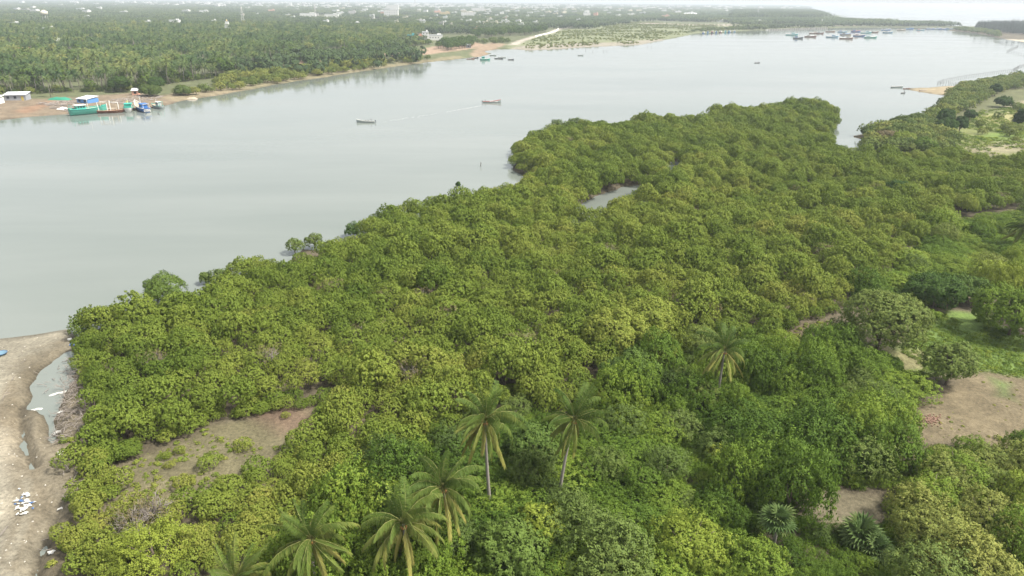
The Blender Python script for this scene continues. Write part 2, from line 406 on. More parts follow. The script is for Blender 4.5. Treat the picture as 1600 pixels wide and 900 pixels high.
m2 = n.new('ShaderNodeMixRGB'); m2.blend_type = 'MULTIPLY'; m2.inputs[0].default_value = 1
l.new(m1.outputs[0], m2.inputs[1]); l.new(r2.outputs[0], m2.inputs[2]); l.new(m2.outputs[0], b.inputs['Base Color'])
b.inputs['Roughness'].default_value = 0.92; b.inputs['Specular IOR Level'].default_value = 0.15
bp = n.new('ShaderNodeBump'); bp.inputs['Strength'].default_value = 0.8; bp.inputs['Distance'].default_value = 0.2
l.new(t1.outputs['Fac'], bp.inputs['Height']); l.new(bp.outputs[0], b.inputs['Normal'])
M['soil'] = m
me = np_mesh('ground', np.column_stack([gp, gz])[used], remap[quads], M['soil'])
ca = me.color_attributes.new('soil', 'FLOAT_COLOR', 'POINT')
ca.data.foreach_set('color', np.column_stack([c, np.ones(len(c))])[used].astype(np.float32).ravel())
ground = tag(link('ground', me), 'sandy and muddy river banks and plain reaching to the horizon', None, None, 'structure')

# ------------------------------------------------------------------ the river and the sea
m, n, l, b, o = new_mat('turbid_water')
tc = n.new('ShaderNodeTexCoord')
mp = n.new('ShaderNodeMapping'); mp.inputs['Rotation'].default_value = (0, 0, R(-25)); mp.inputs['Scale'].default_value = (0.35, 1.0, 1.0)
l.new(tc.outputs['Object'], mp.inputs['Vector'])
big = noise_node(n, l, 0.012, 4, 0.55, mp.outputs[0])
fine = noise_node(n, l, 0.55, 3, 0.55, mp.outputs[0])
wav = noise_node(n, l, 0.13, 2, 0.5, mp.outputs[0])
mps = n.new('ShaderNodeMapping'); mps.inputs['Rotation'].default_value = (0, 0, R(-32)); mps.inputs['Scale'].default_value = (0.16, 1.0, 1.0)
l.new(tc.outputs['Object'], mps.inputs['Vector'])
stk = noise_node(n, l, 0.035, 5, 0.6, mps.outputs[0]); stk.inputs['Distortion'].default_value = 0.6
sm = n.new('ShaderNodeMixRGB'); sm.inputs[0].default_value = 0.38; l.new(big.outputs['Fac'], sm.inputs[1]); l.new(stk.outputs['Fac'], sm.inputs[2])
cr = n.new('ShaderNodeValToRGB'); e = cr.color_ramp.elements
e[0].position = 0.40; e[0].color = (0.138, 0.158, 0.138, 1); e[1].position = 0.62; e[1].color = (0.182, 0.198, 0.176, 1)
l.new(sm.outputs[0], cr.inputs[0]); l.new(cr.outputs[0], b.inputs['Base Color'])
rr = n.new('ShaderNodeMapRange'); rr.inputs[1].default_value = 0.40; rr.inputs[2].default_value = 0.60; rr.inputs[3].default_value = 0.03; rr.inputs[4].default_value = 0.13
l.new(sm.outputs[0], rr.inputs[0]); l.new(rr.outputs[0], b.inputs['Roughness'])
b.inputs['IOR'].default_value = 1.33; b.inputs['Specular IOR Level'].default_value = 0.5
b1 = n.new('ShaderNodeBump'); b1.inputs['Strength'].default_value = 0.09; b1.inputs['Distance'].default_value = 0.25; l.new(fine.outputs['Fac'], b1.inputs['Height'])
b2 = n.new('ShaderNodeBump'); b2.inputs['Strength'].default_value = 0.05; b2.inputs['Distance'].default_value = 0.5; l.new(wav.outputs['Fac'], b2.inputs['Height']); l.new(b1.outputs[0], b2.inputs['Normal'])
l.new(b2.outputs[0], b.inputs['Normal'])
M['water'] = m
w = MB().add([(-45000, -300, 0), (60000, -300, 0), (60000, 70000, 0), (-45000, 70000, 0)], [(0, 1, 2, 3)]).build('water', M['water'])
tag(w, 'calm pale grey-green river opening to the sea', None, None, 'structure')
# ------------------------------------------------------------------ foliage meshes
def leaves_on(centers, dirs, size, rs, jit=0.55, aspect=0.6, up=0.25):
    """a diamond leaf at each centre, facing roughly along dirs; returns verts, quads, normals"""
    k = len(centers)
    nrm = unit(dirs + rs.normal(0, jit, (k, 3)) + np.array([0, 0, up]))
    fl = np.sum(nrm * dirs, 1) < 0.05
    nrm[fl] = unit(dirs[fl] + nrm[fl] * 0.4)
    ref = unit(rs.normal(0, 1, (k, 3)))
    a = unit(np.cross(nrm, ref)); b_ = np.cross(nrm, a)
    s = (size * rs.uniform(0.65, 1.35, k))[:, None]
    v = np.stack([centers - a * s * 1.15, centers + a * s * 0.7 - b_ * s * aspect * 1.1, centers + a * s * 0.7 + b_ * s * aspect * 1.1], 1).reshape(-1, 3)
    f = np.arange(3 * k).reshape(-1, 3)
    sn = unit(dirs * 0.75 + nrm * 0.6)
    return v, f, np.repeat(sn, 3, 0)
def crown(name, mat, rs, rx, ry, rz, zc, nlobe, lr, nclus, nleaf, size, low=-0.35, cr=0.28, rough=0.16, flat=1.0):
    """a lumpy crown: lobes on an ellipsoid, leaf sprays on the lobes, leaves on the sprays"""
    # lobe centres by best-candidate sampling on the dome
    cs = []
    while len(cs) < nlobe:
        cand = unit(rs.normal(0, 1, (24, 3)))
        cand = cand[cand[:, 2] > low]
        if not len(cand): continue
        if not cs: cs.append(cand[0]); continue
        d = np.min(np.linalg.norm(cand[:, None] - np.array(cs)[None], axis=2), axis=1)
        cs.append(cand[int(np.argmax(d))])
    cs = np.array(cs)
    L = cs * np.array([rx, ry, rz]) * rs.uniform(0.55, 1.0, (nlobe, 1)) + np.array([0, 0, zc])
    L = np.vstack([L, [[0, 0, zc + rz * 0.35]]])
    LR = lr * rs.uniform(0.7, 1.25, len(L))
    C, D = [], []
    for i in range(len(L)):
        d = unit(rs.normal(0, 1, (nclus * 2, 3)))
        d = d[d[:, 2] > -0.45][:nclus]
        q = L[i] + d * LR[i] * np.array([1, 1, flat]) * (1 + rs.normal(0, rough, (len(d), 1)))
        dd = np.linalg.norm((q[:, None] - L[None]) / LR[None, :, None], axis=2)
        dd[:, i] = 9
        ok = dd.min(1) > 0.82
        C.append(q[ok]); D.append(unit(d[ok] + 0.35 * unit((q[ok] - np.array([0, 0, zc - rz * 0.4])))))
    C = np.vstack(C); D = np.vstack(D)
    k = len(C)
    off = unit(rs.normal(0, 1, (k, nleaf, 3)) + D[:, None] * 0.9)
    pos = (C[:, None] + off * cr * rs.uniform(0.35, 1.0, (k, nleaf, 1))).reshape(-1, 3)
    dr = unit(off * 0.55 + D[:, None]).reshape(-1, 3)
    v, f, nn = leaves_on(pos, dr, size, rs)
    return np_mesh(name, v, f, mat, nn)
def trunk_mesh(name, rs, h, r0, spread, nlimb, mat, start=0.25):
    mb = MB()
    top = np.array([rs.normal(0, 0.15), rs.normal(0, 0.15), h * 0.62])
    mb.tube([(0, 0, -0.4), top * 0.4 + rs.normal(0, 0.06, 3) * [1, 1, 0], top], [r0, r0 * 0.75, r0 * 0.5], 6)
    for i in range(nlimb):
        a = 2 * math.pi * (i + rs.uniform(-0.3, 0.3)) / nlimb
        s = top * rs.uniform(start, 0.95)
        e = np.array([math.cos(a) * spread * rs.uniform(0.6, 1), math.sin(a) * spread * rs.uniform(0.6, 1), h * rs.uniform(0.6, 0.9)])
        mid = (s + e) / 2 + np.array([0, 0, -0.08 * h])
        mb.tube([s, mid, e], [r0 * 0.5, r0 * 0.36, r0 * 0.16], 5)
    return mb.mesh(name, mat, True)

PROTO = bpy.data.collections.new('prototypes')         # not linked into the scene
def proto_set(name, meshes):
    cc = bpy.data.collections.new(name)
    for i, me_ in enumerate(meshes):
        o_ = bpy.data.objects.new('%s_%02d' % (name, i), me_); cc.objects.link(o_)
    return cc
def scatter_obj(name, pts, protos, scale, rotz, tint, label, cat=None, kind='stuff', idx=None, tilt=None):
    """one uncountable mass: prototypes instanced on points"""
    k = len(pts)
    me_ = bpy.data.meshes.new(name)
    me_.vertices.add(k); me_.vertices.foreach_set('co', np.asarray(pts, np.float32).ravel())
    def attr(nm, ty, key, data):
        a = me_.attributes.new(nm, ty, 'POINT'); a.data.foreach_set(key, np.ascontiguousarray(data).ravel())
    sc3 = np.asarray(scale, np.float32)
    if sc3.ndim == 1: sc3 = np.repeat(sc3[:, None], 3, 1)
    rot = np.zeros((k, 3), np.float32); rot[:, 2] = rotz
    if tilt is not None: rot[:, :2] = tilt
    attr('sc', 'FLOAT_VECTOR', 'vector', sc3); attr('rot', 'FLOAT_VECTOR', 'vector', rot)
    attr('tint', 'FLOAT', 'value', np.asarray(tint, np.float32))
    np_ = len(protos.objects)
    attr('idx', 'INT', 'value', (np.random.default_rng(k).integers(0, np_, k) if idx is None else idx).astype(np.int32))
    ob = link(name, me_)
    ng = bpy.data.node_groups.new(name, 'GeometryNodeTree')
    ng.interface.new_socket('Geometry', in_out='INPUT', socket_type='NodeSocketGeometry')
    ng.interface.new_socket('Geometry', in_out='OUTPUT', socket_type='NodeSocketGeometry')
    N, Lk = ng.nodes, ng.links
    gi, go = N.new('NodeGroupInput'), N.new('NodeGroupOutput')
    ci = N.new('GeometryNodeCollectionInfo'); ci.inputs['Collection'].default_value = protos
    ci.inputs['Separate Children'].default_value = True; ci.inputs['Reset Children'].default_value = True
    ip = N.new('GeometryNodeInstanceOnPoints'); ip.inputs['Pick Instance'].default_value = True
    def na(nm, ty):
        q = N.new('GeometryNodeInputNamedAttribute'); q.data_type = ty; q.inputs['Name'].default_value = nm
        return [s for s in q.outputs if s.enabled and s.name == 'Attribute'][0]
    e2r = N.new('FunctionNodeEulerToRotation')
    Lk.new(na('rot', 'FLOAT_VECTOR'), e2r.inputs[0])
    m2p = N.new('GeometryNodeMeshToPoints')
    Lk.new(gi.outputs[0], m2p.inputs['Mesh']); Lk.new(m2p.outputs[0], ip.inputs['Points']); Lk.new(ci.outputs[0], ip.inputs['Instance'])
    Lk.new(na('idx', 'INT'), ip.inputs['Instance Index']); Lk.new(e2r.outputs[0], ip.inputs['Rotation']); Lk.new(na('sc', 'FLOAT_VECTOR'), ip.inputs['Scale'])
    Lk.new(ip.outputs[0], go.inputs[0])
    md = ob.modifiers.new('scatter', 'NODES'); md.node_group = ng
    return tag(ob, label, cat, None, kind)

def bare_m(q):
    return (sdf(q, PUDDLE) < -0.8) & (sdf(q, GAP_R) < 0) & (zat(q) > 0.1) & (sdf(q, CREEK) < -3)
# ---------------- mangroves
rsm = np.random.default_rng(101)
MANG_CROWN = [crown('mangrove_crown_mesh', M['mangrove'], rsm, 2.9, 2.9, 1.75, 3.3, 24, 1.0, 48, 10, 0.12, low=-0.3, cr=0.2, rough=0.09) for _ in range(7)]
MANG_TRUNK = [trunk_mesh('mangrove_trunk_mesh', rsm, 4.2, 0.14, 1.6, 6, M['bark'], 0.08) for _ in range(3)]
MANG = proto_set('mangrove_proto', MANG_CROWN)
EDGE = [(1318, 241, 3), (1299, 224, 3), (1297, 206, 3), (1309, 192, 3), (1309, 168, 4), (1266, 154, 5), (1190, 165, 4.5), (1120, 167, 4.5), (1085, 186, 4.5), (1020, 179, 4.5), (960, 191, 4.5), (910, 186, 4.5),
        (860, 196, 4.5), (803, 219, 4.5), (802, 247, 4), (832, 268, 3), (790, 289, 4.5), (715, 301, 4.5), (650, 314, 4.5), (580, 331, 4.5), (535, 366, 4.5), (505, 378, 4), (480, 396, 4), (435, 408, 4), (400, 396, 4.5), (372, 398, 4.5), (345, 432, 4),
        (318, 450, 4), (285, 462, 4), (250, 474, 3), (150, 479, 4), (118, 503, 3), (116, 560, 2), (140, 610, 2), (152, 660, 1.5)]
MANG_PL = np.vstack([poly(EDGE), poly([(150, 700, 1), (140, 760, 0.5), (112, 800, 0.5), (95, 860, 0.5), (85, 920, 0.5), (220, 960), (420, 900), (560, 800), (640, 745), (700, 690), (800, 640), (880, 665), (945, 640), (1010, 610),
        (1050, 570), (1120, 545), (1195, 550), (1240, 520), (1310, 495), (1330, 470), (1400, 420), (1440, 390), (1500, 350), (1600, 330), (1700, 320), (1700, 255), (1600, 262), (1545, 265), (1500, 255), (1470, 244, 3), (1400, 246, 3), (1346, 239, 3)])])
SKIP = [CLEAR, CREEK, CREEK2]
mp_ = scatter(MANG_PL, 3.0, 0.48, 11)
ok = np.ones(len(mp_), bool)
clr = sdf(mp_, CLEAR)
for s_ in SKIP: ok &= sdf(mp_, s_) < (-1.9 if s_ is CLEAR else -1.0)
for pl in (PUDDLE, PUDDLE3): ok &= sdf(mp_, pl) < -2.2
mp_ = mp_[ok]; clr = clr[ok]
px, py, dd = proj(np.column_stack([mp_, np.full(len(mp_), 3.5)]))
vis = (px > -60) & (px < 1660) & (py > 130) & (py < 960)
mp_, px, py, dd, clr = mp_[vis], px[vis], py[vis], dd[vis], clr[vis]
hn = fbm(mp_[:, 0], mp_[:, 1], 16, 3, 61)
msc = 0.68 * (0.72 + 0.5 * hn) * np.exp(rng.normal(-0.02, 0.2, len(mp_)))
msc = np.clip(msc, 0.36, 1.05); mzf = rng.uniform(1.1, 1.45, len(mp_))
low = sstep(14, 2, -clr) * (py > 690)                       # young growth in front of the mud gap
msc *= 1 - 0.42 * low
msc *= 1 - 0.25 * sstep(760, 880, py) * (px < 480)
ed = np.abs(sdf(mp_, MANG_PL)); msc *= 0.82 + 0.18 * sstep(0, 4, ed)
mtint = np.clip(0.48 + 0.55 * (fbm(mp_[:, 0], mp_[:, 1], 30, 3, 71) - 0.5) + 0.5 * (fbm(mp_[:, 0], mp_[:, 1], 7, 2, 81) - 0.5) + rng.normal(0, 0.09, len(mp_)), 0.02, 0.98)
mtint += 0.12 * sstep(720, 800, py) * (px < 500)
mz = zat(mp_) - 0.1
mrz = rng.uniform(0, 6.283, len(mp_)); mvar = rng.integers(0, 7, len(mp_))
infr = (px > 15) & (px < 1585) & (py > 160) & (py < 885)
order = np.argsort(np.where(infr, dd, 1e9))
ind = order[:300]
rest = np.setdiff1d(np.arange(len(mp_)), ind)
def crown_lab(px_, py_, t_):
    c_ = 'yellowish' if t_ > 0.62 else 'dark olive' if t_ < 0.36 else 'olive-green'
    if px_ < 560 and py_ > 705: w_ = 'in the young growth before the mud gap'
    elif px_ < 330: w_ = 'in the canopy between the beach and the mud gap'
    elif px_ < 560: w_ = 'in the canopy right behind the mud gap'
    elif px_ < 780: w_ = 'in the canopy behind the lower palms'
    elif px_ < 1000: w_ = 'in the canopy behind the leaning palm'
    else: w_ = 'in the canopy behind the short young palm'
    return '%s mangrove tree %s' % (c_, w_)
for i in ind:
    r_ = root('mangrove_tree', (mp_[i, 0], mp_[i, 1], mz[i]), mrz[i], crown_lab(px[i], py[i], mtint[i]), 'tree', 'mangroves: ' + crown_lab(px[i], py[i], mtint[i]), (msc[i], msc[i], msc[i] * mzf[i]))
    link('trunk', MANG_TRUNK[i % 3], r_)
    c_ = link('crown', MANG_CROWN[mvar[i]], r_); c_['tint'] = float(mtint[i])
s3 = np.stack([msc, msc, msc * mzf], 1)
scatter_obj('mangrove_canopy', np.column_stack([mp_, mz])[rest], MANG, s3[rest], mrz[rest], mtint[rest], 'dense olive-green mangrove canopy filling the river bank', idx=mvar[rest])
sk = scatter(MANG_PL, 1.9, 0.48, 12); e1 = sdf(sk, CLEAR); e2 = sdf(sk, MANG_PL); kx, ky, kd = proj(np.column_stack([sk, np.zeros(len(sk))]))
sk = sk[(((e1 < -0.5) & (e1 > -3.2)) | ((e2 < 3.2) & (ky > 480))) & (kx > 0) & (kx < 1620) & (ky < 760) & bare_m(sk)]
scatter_obj('mangrove_skirts', np.column_stack([sk, zat(sk) - 0.5]), MANG, rng.uniform(0.3, 0.55, len(sk)), rng.uniform(0, 6.28, len(sk)), np.clip(rng.normal(0.4, 0.14, len(sk)), 0, 1), 'low leafy skirts of the mangroves along the mud and sand')
# leafless, drying mangroves that show as grey-brown patches
def dry_crown(rs):
    mb = MB()
    for i in range(70):
        d = unit(rs.normal(0, 1, 3) * [1, 1, 0.7] + [0, 0, 0.75]); e_ = d * np.array([2.3, 2.3, 2.2]) * rs.uniform(0.75, 1.1) + [0, 0, 2.0]; s_ = np.array([0, 0, rs.uniform(0.6, 1.8)])
        mid = (s_ + e_) / 2 + rs.normal(0, 0.2, 3); mb.tube([s_, mid, e_], [0.06, 0.04, 0.018], 4, False)
        for j in range(3):
            q_ = mid + (e_ - mid) * rs.uniform(0.2, 0.9); mb.tube([q_, q_ + unit(d + rs.normal(0, 0.6, 3)) * rs.uniform(0.4, 0.8)], [0.03, 0.012], 3, False)
    return mb.mesh('dry_twigs_mesh', M['deadwood'])
DRY = [dry_crown(rsm) for _ in range(3)]
DRYL = [crown('dry_leaves_mesh', M['drygrass'], rsm, 2.2, 2.2, 1.5, 3.1, 14, 0.8, 14, 6, 0.08, low=-0.2, cr=0.25, rough=0.2) for _ in range(2)]
for i, (a, b_) in enumerate([(600, 466), (655, 462), (1078, 472), (1112, 482), (1095, 488), (1060, 478), (340, 488), (515, 455), (700, 500), (760, 410), (860, 430), (950, 395), (1130, 400), (1190, 240), (1215, 212), (1150, 200), (1245, 300), (1320, 350), (1290, 395), (1405, 262), (1440, 270), (1370, 300), (1500, 300), (1555, 285), (1280, 160), (1010, 252), (905, 260), (560, 520), (420, 560), (240, 560), (815, 545), (645, 585), (235, 795), (205, 815), (890, 220), (1560, 310)]):
    p_ = P(a, b_, 4.0); r_ = root('dry_mangrove', (p_[0], p_[1], float(zat([p_])[0])), i * 1.1, 'bare grey-brown twiggy mangrove showing as a dry patch in the canopy', 'tree', 'dry leafless mangroves in the canopy', rng.uniform(0.85, 1.15))
    link('branches', DRY[i % 3], r_); link('leaves', DRYL[i % 2], r_)['tint'] = 0.5
print('mangroves', len(mp_))
# ------------------------------------------------------------------ vine thicket and shrubs on the right
rsv = np.random.default_rng(202)
VINE_CROWN = [crown('vine_mound_mesh', M['vine'], rsv, 2.6, 2.6, 1.5, 0.9, 24, 0.85, 54, 12, 0.076, low=-0.15, cr=0.26, rough=0.16) for _ in range(5)]
VINE_STEM = [trunk_mesh('vine_stem_mesh', rsv, 2.0, 0.07, 1.6, 5, M['bark'], 0.1) for _ in range(2)]
VINE = proto_set('vine_proto', VINE_CROWN)
SCR_CROWN = [crown('scrub_crown_mesh', M['scrub'], rsv, 2.3, 2.3, 1.5, 1.9, 18, 0.9, 46, 10, 0.086, low=-0.3, cr=0.28, rough=0.18) for _ in range(4)]
SCR_TRUNK = [trunk_mesh('scrub_trunk_mesh', rsv, 2.6, 0.10, 1.6, 5, M['bark'], 0.1) for _ in range(2)]
SCR = proto_set('scrub_proto', SCR_CROWN)
TUFT = [crown('tuft_mesh', M['mangrove'], rsv, 0.45, 0.45, 0.4, 0.35, 6, 0.28, 12, 6, 0.09, low=-0.1, cr=0.12) for _ in range(3)]
TUFTP = proto_set('tuft_proto', TUFT)
TUFTG = proto_set('grass_tuft_proto', [crown('grass_tuft_mesh', M['vine'], rsv, 0.5, 0.5, 0.3, 0.2, 6, 0.28, 12, 6, 0.07, low=-0.1, cr=0.12) for _ in range(3)])
VINE_PL = poly([(560, 800), (640, 742), (700, 695), (800, 650), (880, 675), (945, 660), (1010, 612), (1050, 568), (1120, 540), (1195, 540), (1215, 556), (1240, 552), (1290, 540), (1340, 560), (1385, 575), (1430, 600), (1455, 630), (1400, 668),
                (1392, 700), (1400, 740), (1395, 780), (1320, 770), (1235, 765), (1228, 790), (1262, 830), (1310, 848), (1370, 830), (1400, 790), (1425, 745), (1445, 715), (1520, 715), (1600, 735), (1720, 770), (1720, 1000), (380, 1000), (420, 905)])
VINE2_PL = poly([(1330, 470), (1400, 425), (1440, 395), (1480, 360), (1600, 338), (1720, 330), (1720, 480), (1600, 470), (1530, 460), (1480, 475), (1420, 490), (1370, 500)])
def bare(p_, m_=1.0):
    k = np.ones(len(p_), bool)
    for s_ in (CLEAR, DIRT, DIRT2, GRASS_R, GAP_R, CREEK): k &= sdf(p_, s_) < -m_
    return k
vp = np.vstack([scatter(VINE_PL, 3.4, 0.48, 21), scatter(VINE2_PL, 3.6, 0.48, 22)])
vp = vp[bare(vp, 1.5)]
for fx, fy in ((1206, 862), (1338, 862), (1362, 880)):
    vp = vp[np.linalg.norm(vp - P(fx, fy, 0.5), axis=1) > 3.0]
vx, vy, vd = proj(np.column_stack([vp, np.full(len(vp), 1.5)]))
k = (vx > -40) & (vx < 1650) & (vy < 960); vp, vx, vy, vd = vp[k], vx[k], vy[k], vd[k]
vzf = 0.7 + 1.5 * sstep(0.42, 0.68, fbm(vp[:, 0], vp[:, 1], 15, 3, 92)) * rng.uniform(0.6, 1.15, len(vp))
vsc = (0.3 + 1.25 * fbm(vp[:, 0], vp[:, 1], 11, 3, 91)) * rng.uniform(0.6, 1.4, len(vp))
vsc = np.where((vx > 1215) & (vx < 1430) & (vy > 830), vsc * 0.5, vsc); vsc = np.where((np.abs(vx - 1125) < 45) & (vy > 600) & (vy < 680), vsc * 0.55, vsc)
# greener and darker creeper in the middle, yellow-green shrubs bottom right
vt = np.clip(0.44 + 1.3 * (fbm(vp[:, 0], vp[:, 1], 22, 3, 95) - 0.5) + 0.7 * (fbm(vp[:, 0], vp[:, 1], 6, 2, 96) - 0.5) + rng.normal(0, 0.12, len(vp)), 0.02, 0.98)
vt = np.where((vx > 1330) & (vy > 735), np.clip(vt + 0.3, 0, 1), vt)
isscr = ((vx > 1330) & (vy > 735) & (rng.random(len(vp)) < 0.72)) | (rng.random(len(vp)) < 0.10)
vz = zat(vp) - 0.1; vrz = rng.uniform(0, 6.283, len(vp))
infr = (vx > 10) & (vx < 1590) & (vy > 300) & (vy < 890)
def vine_lab(x_, y_, t_):
    c_ = 'yellow-green' if t_ > 0.62 else 'dark green' if t_ < 0.34 else 'bright green'
    w_ = 'beyond the broad trees' if y_ < 560 else 'around the lower palms' if x_ < 760 else 'below the leaning palm' if x_ < 980 else 'around the short young palm' if y_ < 680 else 'left of the tall fan palm' if x_ < 1180 else 'around the small bare earth patch'
    return '%s creeper-covered shrub in the thicket %s' % (c_, w_)
for is_s in (False, True):
    sel = np.where((isscr == is_s))[0]
    o_ = sel[np.argsort(np.where(infr[sel], vd[sel], 1e9))]
    pick, rst = o_[:150], o_[150:]
    for i in pick:
        if is_s:
            bl = vx[i] > 1330 and vy[i] > 735
            r_ = root('scrub_bush', (vp[i, 0], vp[i, 1], vz[i]), vrz[i], 'loose yellow-green bush in the scrub below the bare earth patch' if bl else 'greyish-green bush standing out of the creeper thicket', 'bush', 'bushes below the bare earth patch' if bl else 'bushes within the creeper thicket', vsc[i] * 1.1)
            link('trunk', SCR_TRUNK[i % 2], r_); c_ = link('crown', SCR_CROWN[i % 4], r_)
        else:
            up_ = vy[i] < 560
            r_ = root('vine_covered_shrub', (vp[i, 0], vp[i, 1], vz[i]), vrz[i], vine_lab(vx[i], vy[i], vt[i]), 'shrub', 'creepers: ' + vine_lab(vx[i], vy[i], vt[i]), (vsc[i] * 1.15, vsc[i] * 1.15, vsc[i] * vzf[i]))
            link('stem', VINE_STEM[i % 2], r_); c_ = link('foliage', VINE_CROWN[i % 5], r_)
        c_['tint'] = float(vt[i])
    if len(rst):
        pr = SCR if is_s else VINE
        scatter_obj('scrub_thicket' if is_s else 'creeper_thicket', np.column_stack([vp, vz])[rst], pr, np.stack([vsc * 1.12, vsc * 1.12, vsc * vzf], 1)[rst], vrz[rst], vt[rst], 'low yellow-green scrub growing between the bushes' if is_s else 'bright green creepers smothering the ground behind the palms')
# low creeper carpet between the shrubs
cp = np.vstack([scatter(VINE_PL, 1.5, 0.5, 23), scatter(VINE2_PL, 1.7, 0.5, 24)]); cp = cp[bare(cp, 0.4)]
qx, qy, qd = proj(np.column_stack([cp, np.zeros(len(cp))])); cp = cp[(qx > -40) & (qx < 1640) & (qy < 950)]
scatter_obj('ground_creepers', np.column_stack([cp, zat(cp) - 0.15]), VINE, rng.uniform(0.2, 0.55, len(cp)), rng.uniform(0, 6.28, len(cp)), np.clip(0.35 + 1.2 * (fbm(cp[:, 0], cp[:, 1], 18, 3, 95) - 0.5) + rng.normal(0, 0.12, len(cp)), 0, 1), 'low green creepers covering the ground between the shrubs')
# grass of the right clearing, seedlings on the mud
def tufts(name, pl, sp, s0, s1, t0, ts, label, seed, excl=None, dens=None, pr=None):
    q = scatter(pl, sp, 0.5, seed)
    if excl is not None: q = q[sdf(q, excl) < 0]
    if dens: q = q[fbm(q[:, 0], q[:, 1], dens[0], 3, seed) > dens[1]]
    r_ = np.random.default_rng(seed); s_ = r_.uniform(s0, s1, len(q))
    return scatter_obj(name, np.column_stack([q, zat(q) - 0.06]), pr or TUFTP, np.stack([s_, s_, s_ * r_.uniform(0.5, 0.9, len(q))], 1), r_.uniform(0, 6.28, len(q)), np.clip(r_.normal(t0, ts, len(q)), 0, 1), label)
tufts('creeping_grass', GRASS_R, 0.7, 0.3, 0.9, 0.55, 0.14, 'short green creeping grass in the clearing among the broad trees', 31, None, (7, 0.36), TUFTG)
tufts('seedlings', CLEAR, 0.9, 0.12, 0.75, 0.65, 0.15, 'tiny yellow-green mangrove seedlings dotted over the bare mud', 32, poly([(400, 640), (510, 600), (520, 700), (420, 715), (330, 690), (330, 660)]), (5, 0.42))
tufts('field_grass', FIELD, 2.4, 0.8, 2.2, 0.6, 0.2, 'clumpy grass over the green field beyond the channel', 35, None, (14, 0.4), TUFTG)
tufts('litter_tufts', DIRT, 1.6, 0.1, 0.45, 0.8, 0.2, 'sparse dry tufts on the bare earth patch', 36, None, (5, 0.45))
tufts('gap_weeds', GAP_R, 1.1, 0.3, 1.0, 0.75, 0.2, 'yellowing weeds in the gap behind the creepers', 37, None, (5, 0.4))
tufts('weeds', poly([(1450, 690), (1540, 665), (1700, 680), (1700, 720), (1600, 715), (1500, 712)]), 2.2, 0.4, 1.3, 0.75, 0.15, 'dry weeds sprouting on the bare earth patch', 33, None, (6, 0.5))
tufts('beach_weeds', poly([(90, 690), (115, 740), (110, 800), (90, 860), (75, 905), (150, 905), (190, 800), (200, 740), (150, 690)]), 1.5, 0.4, 1.2, 0.6, 0.2, 'small weeds between the beach and the mangroves', 34, None, (6, 0.45))
# young mangrove bushes standing apart in the mud gap
YB = [(330, 728, 0.42, 'round young mangrove bush in the middle of the mud gap'), (385, 700, 0.34, 'small mangrove bush on the mud near the dark mangrove edge'), (290, 762, 0.36, 'low mangrove bush at the near side of the mud gap'),
      (262, 714, 0.2, 'tiny mangrove sapling by the far left rim of the mud gap'), (283, 705, 0.22, 'tiny mangrove sapling below the mangrove wall'), (268, 728, 0.2, 'smallest mangrove sapling between two saplings on the mud'), (322, 662, 0.16, 'thin mangrove sapling under the overhanging canopy'),
      (350, 757, 0.3, 'low mangrove bush beside the round young bush'), (447, 650, 0.2, 'small sapling in the dark inner corner of the mud gap'), (195, 712, 0.42, 'bright mangrove bush between the beach and the mud gap'),
      (175, 750, 0.40, 'yellowish mangrove bush beside dead grey branches'), (145, 772, 0.36, 'small mangrove bush at the edge of the beach track'), (122, 725, 0.62, 'rounded mangrove bush standing alone at the puddle'), (100, 838, 0.34, 'small yellow-green bush beside the narrow puddle')]
for i, (a, b_, s_, lb) in enumerate(YB):
    p_ = P(a, b_ + 10, 0.4)
    r_ = root('mangrove_bush', (p_[0], p_[1], float(zat([p_])[0]) - 0.3 * s_ * 4), i * 1.3, lb, 'bush', 'young mangroves standing apart', (s_ * 1.05, s_ * 1.05, s_))
    link('trunk', MANG_TRUNK[i % 3], r_); c_ = link('crown', MANG_CROWN[i % 7], r_); c_['tint'] = 0.55 + 0.3 * (i % 3) / 2
# low growth closing the front of the mangroves at the bottom left
fp = scatter(poly([(110, 800), (190, 770), (260, 805), (330, 790), (420, 745), (520, 700), (640, 720), (560, 800), (420, 905), (90, 910)]), 2.6, 0.5, 41)
fp = fp[sdf(fp, CLEAR) < 1.0]
scatter_obj('mangrove_undergrowth', np.column_stack([fp, zat(fp) - 0.3]), MANG, rng.uniform(0.32, 0.6, len(fp)), rng.uniform(0, 6.28, len(fp)), np.clip(rng.normal(0.62, 0.16, len(fp)), 0, 1), 'low yellow-green mangrove growth in front of the mud gap')

# ------------------------------------------------------------------ single trees
def big_tree(name, px_, py_, rx, h, mat, label, cat='tree', tint=0.5, nl=26, lr=None, seed=0, zc=None, trunk=True, leaf=0.13, ry=None):
    rs = np.random.default_rng(seed + 500)
    p_ = P(px_, py_, 0.4)
    r_ = root(name, (p_[0], p_[1], float(zat([p_])[0]) - 0.05), 0, label, cat)
    rz_ = h * 0.42; zc_ = h * 0.53 if zc is None else zc
    c_ = link('crown', crown(name + '_crown', mat, rs, rx * 0.82, (ry or rx) * 0.82, rz_ * 0.82, zc_, nl, lr or rx * 0.27, int(np.clip(70 * ((lr or rx * 0.27) / 0.95) ** 2, 34, 330)), 10, leaf, low=-0.5, cr=0.3, rough=0.12), r_); c_['tint'] = tint
    link('trunk', trunk_mesh(name + '_trunk', rs, h, 0.035 * h, rx * 0.6, 7, M['bark']), r_)
    return r_
big_tree('broad_tree', 1368, 552, 7.4, 10.5, M['scrub'], 'broad grey-green tree at the edge of the grassy clearing', tint=0.55, nl=34, seed=1)
big_tree('round_bush', 1475, 608, 3.6, 7.0, M['scrub'], 'round dense bush standing alone on bare earth', 'bush', tint=0.5, nl=34, seed=2)
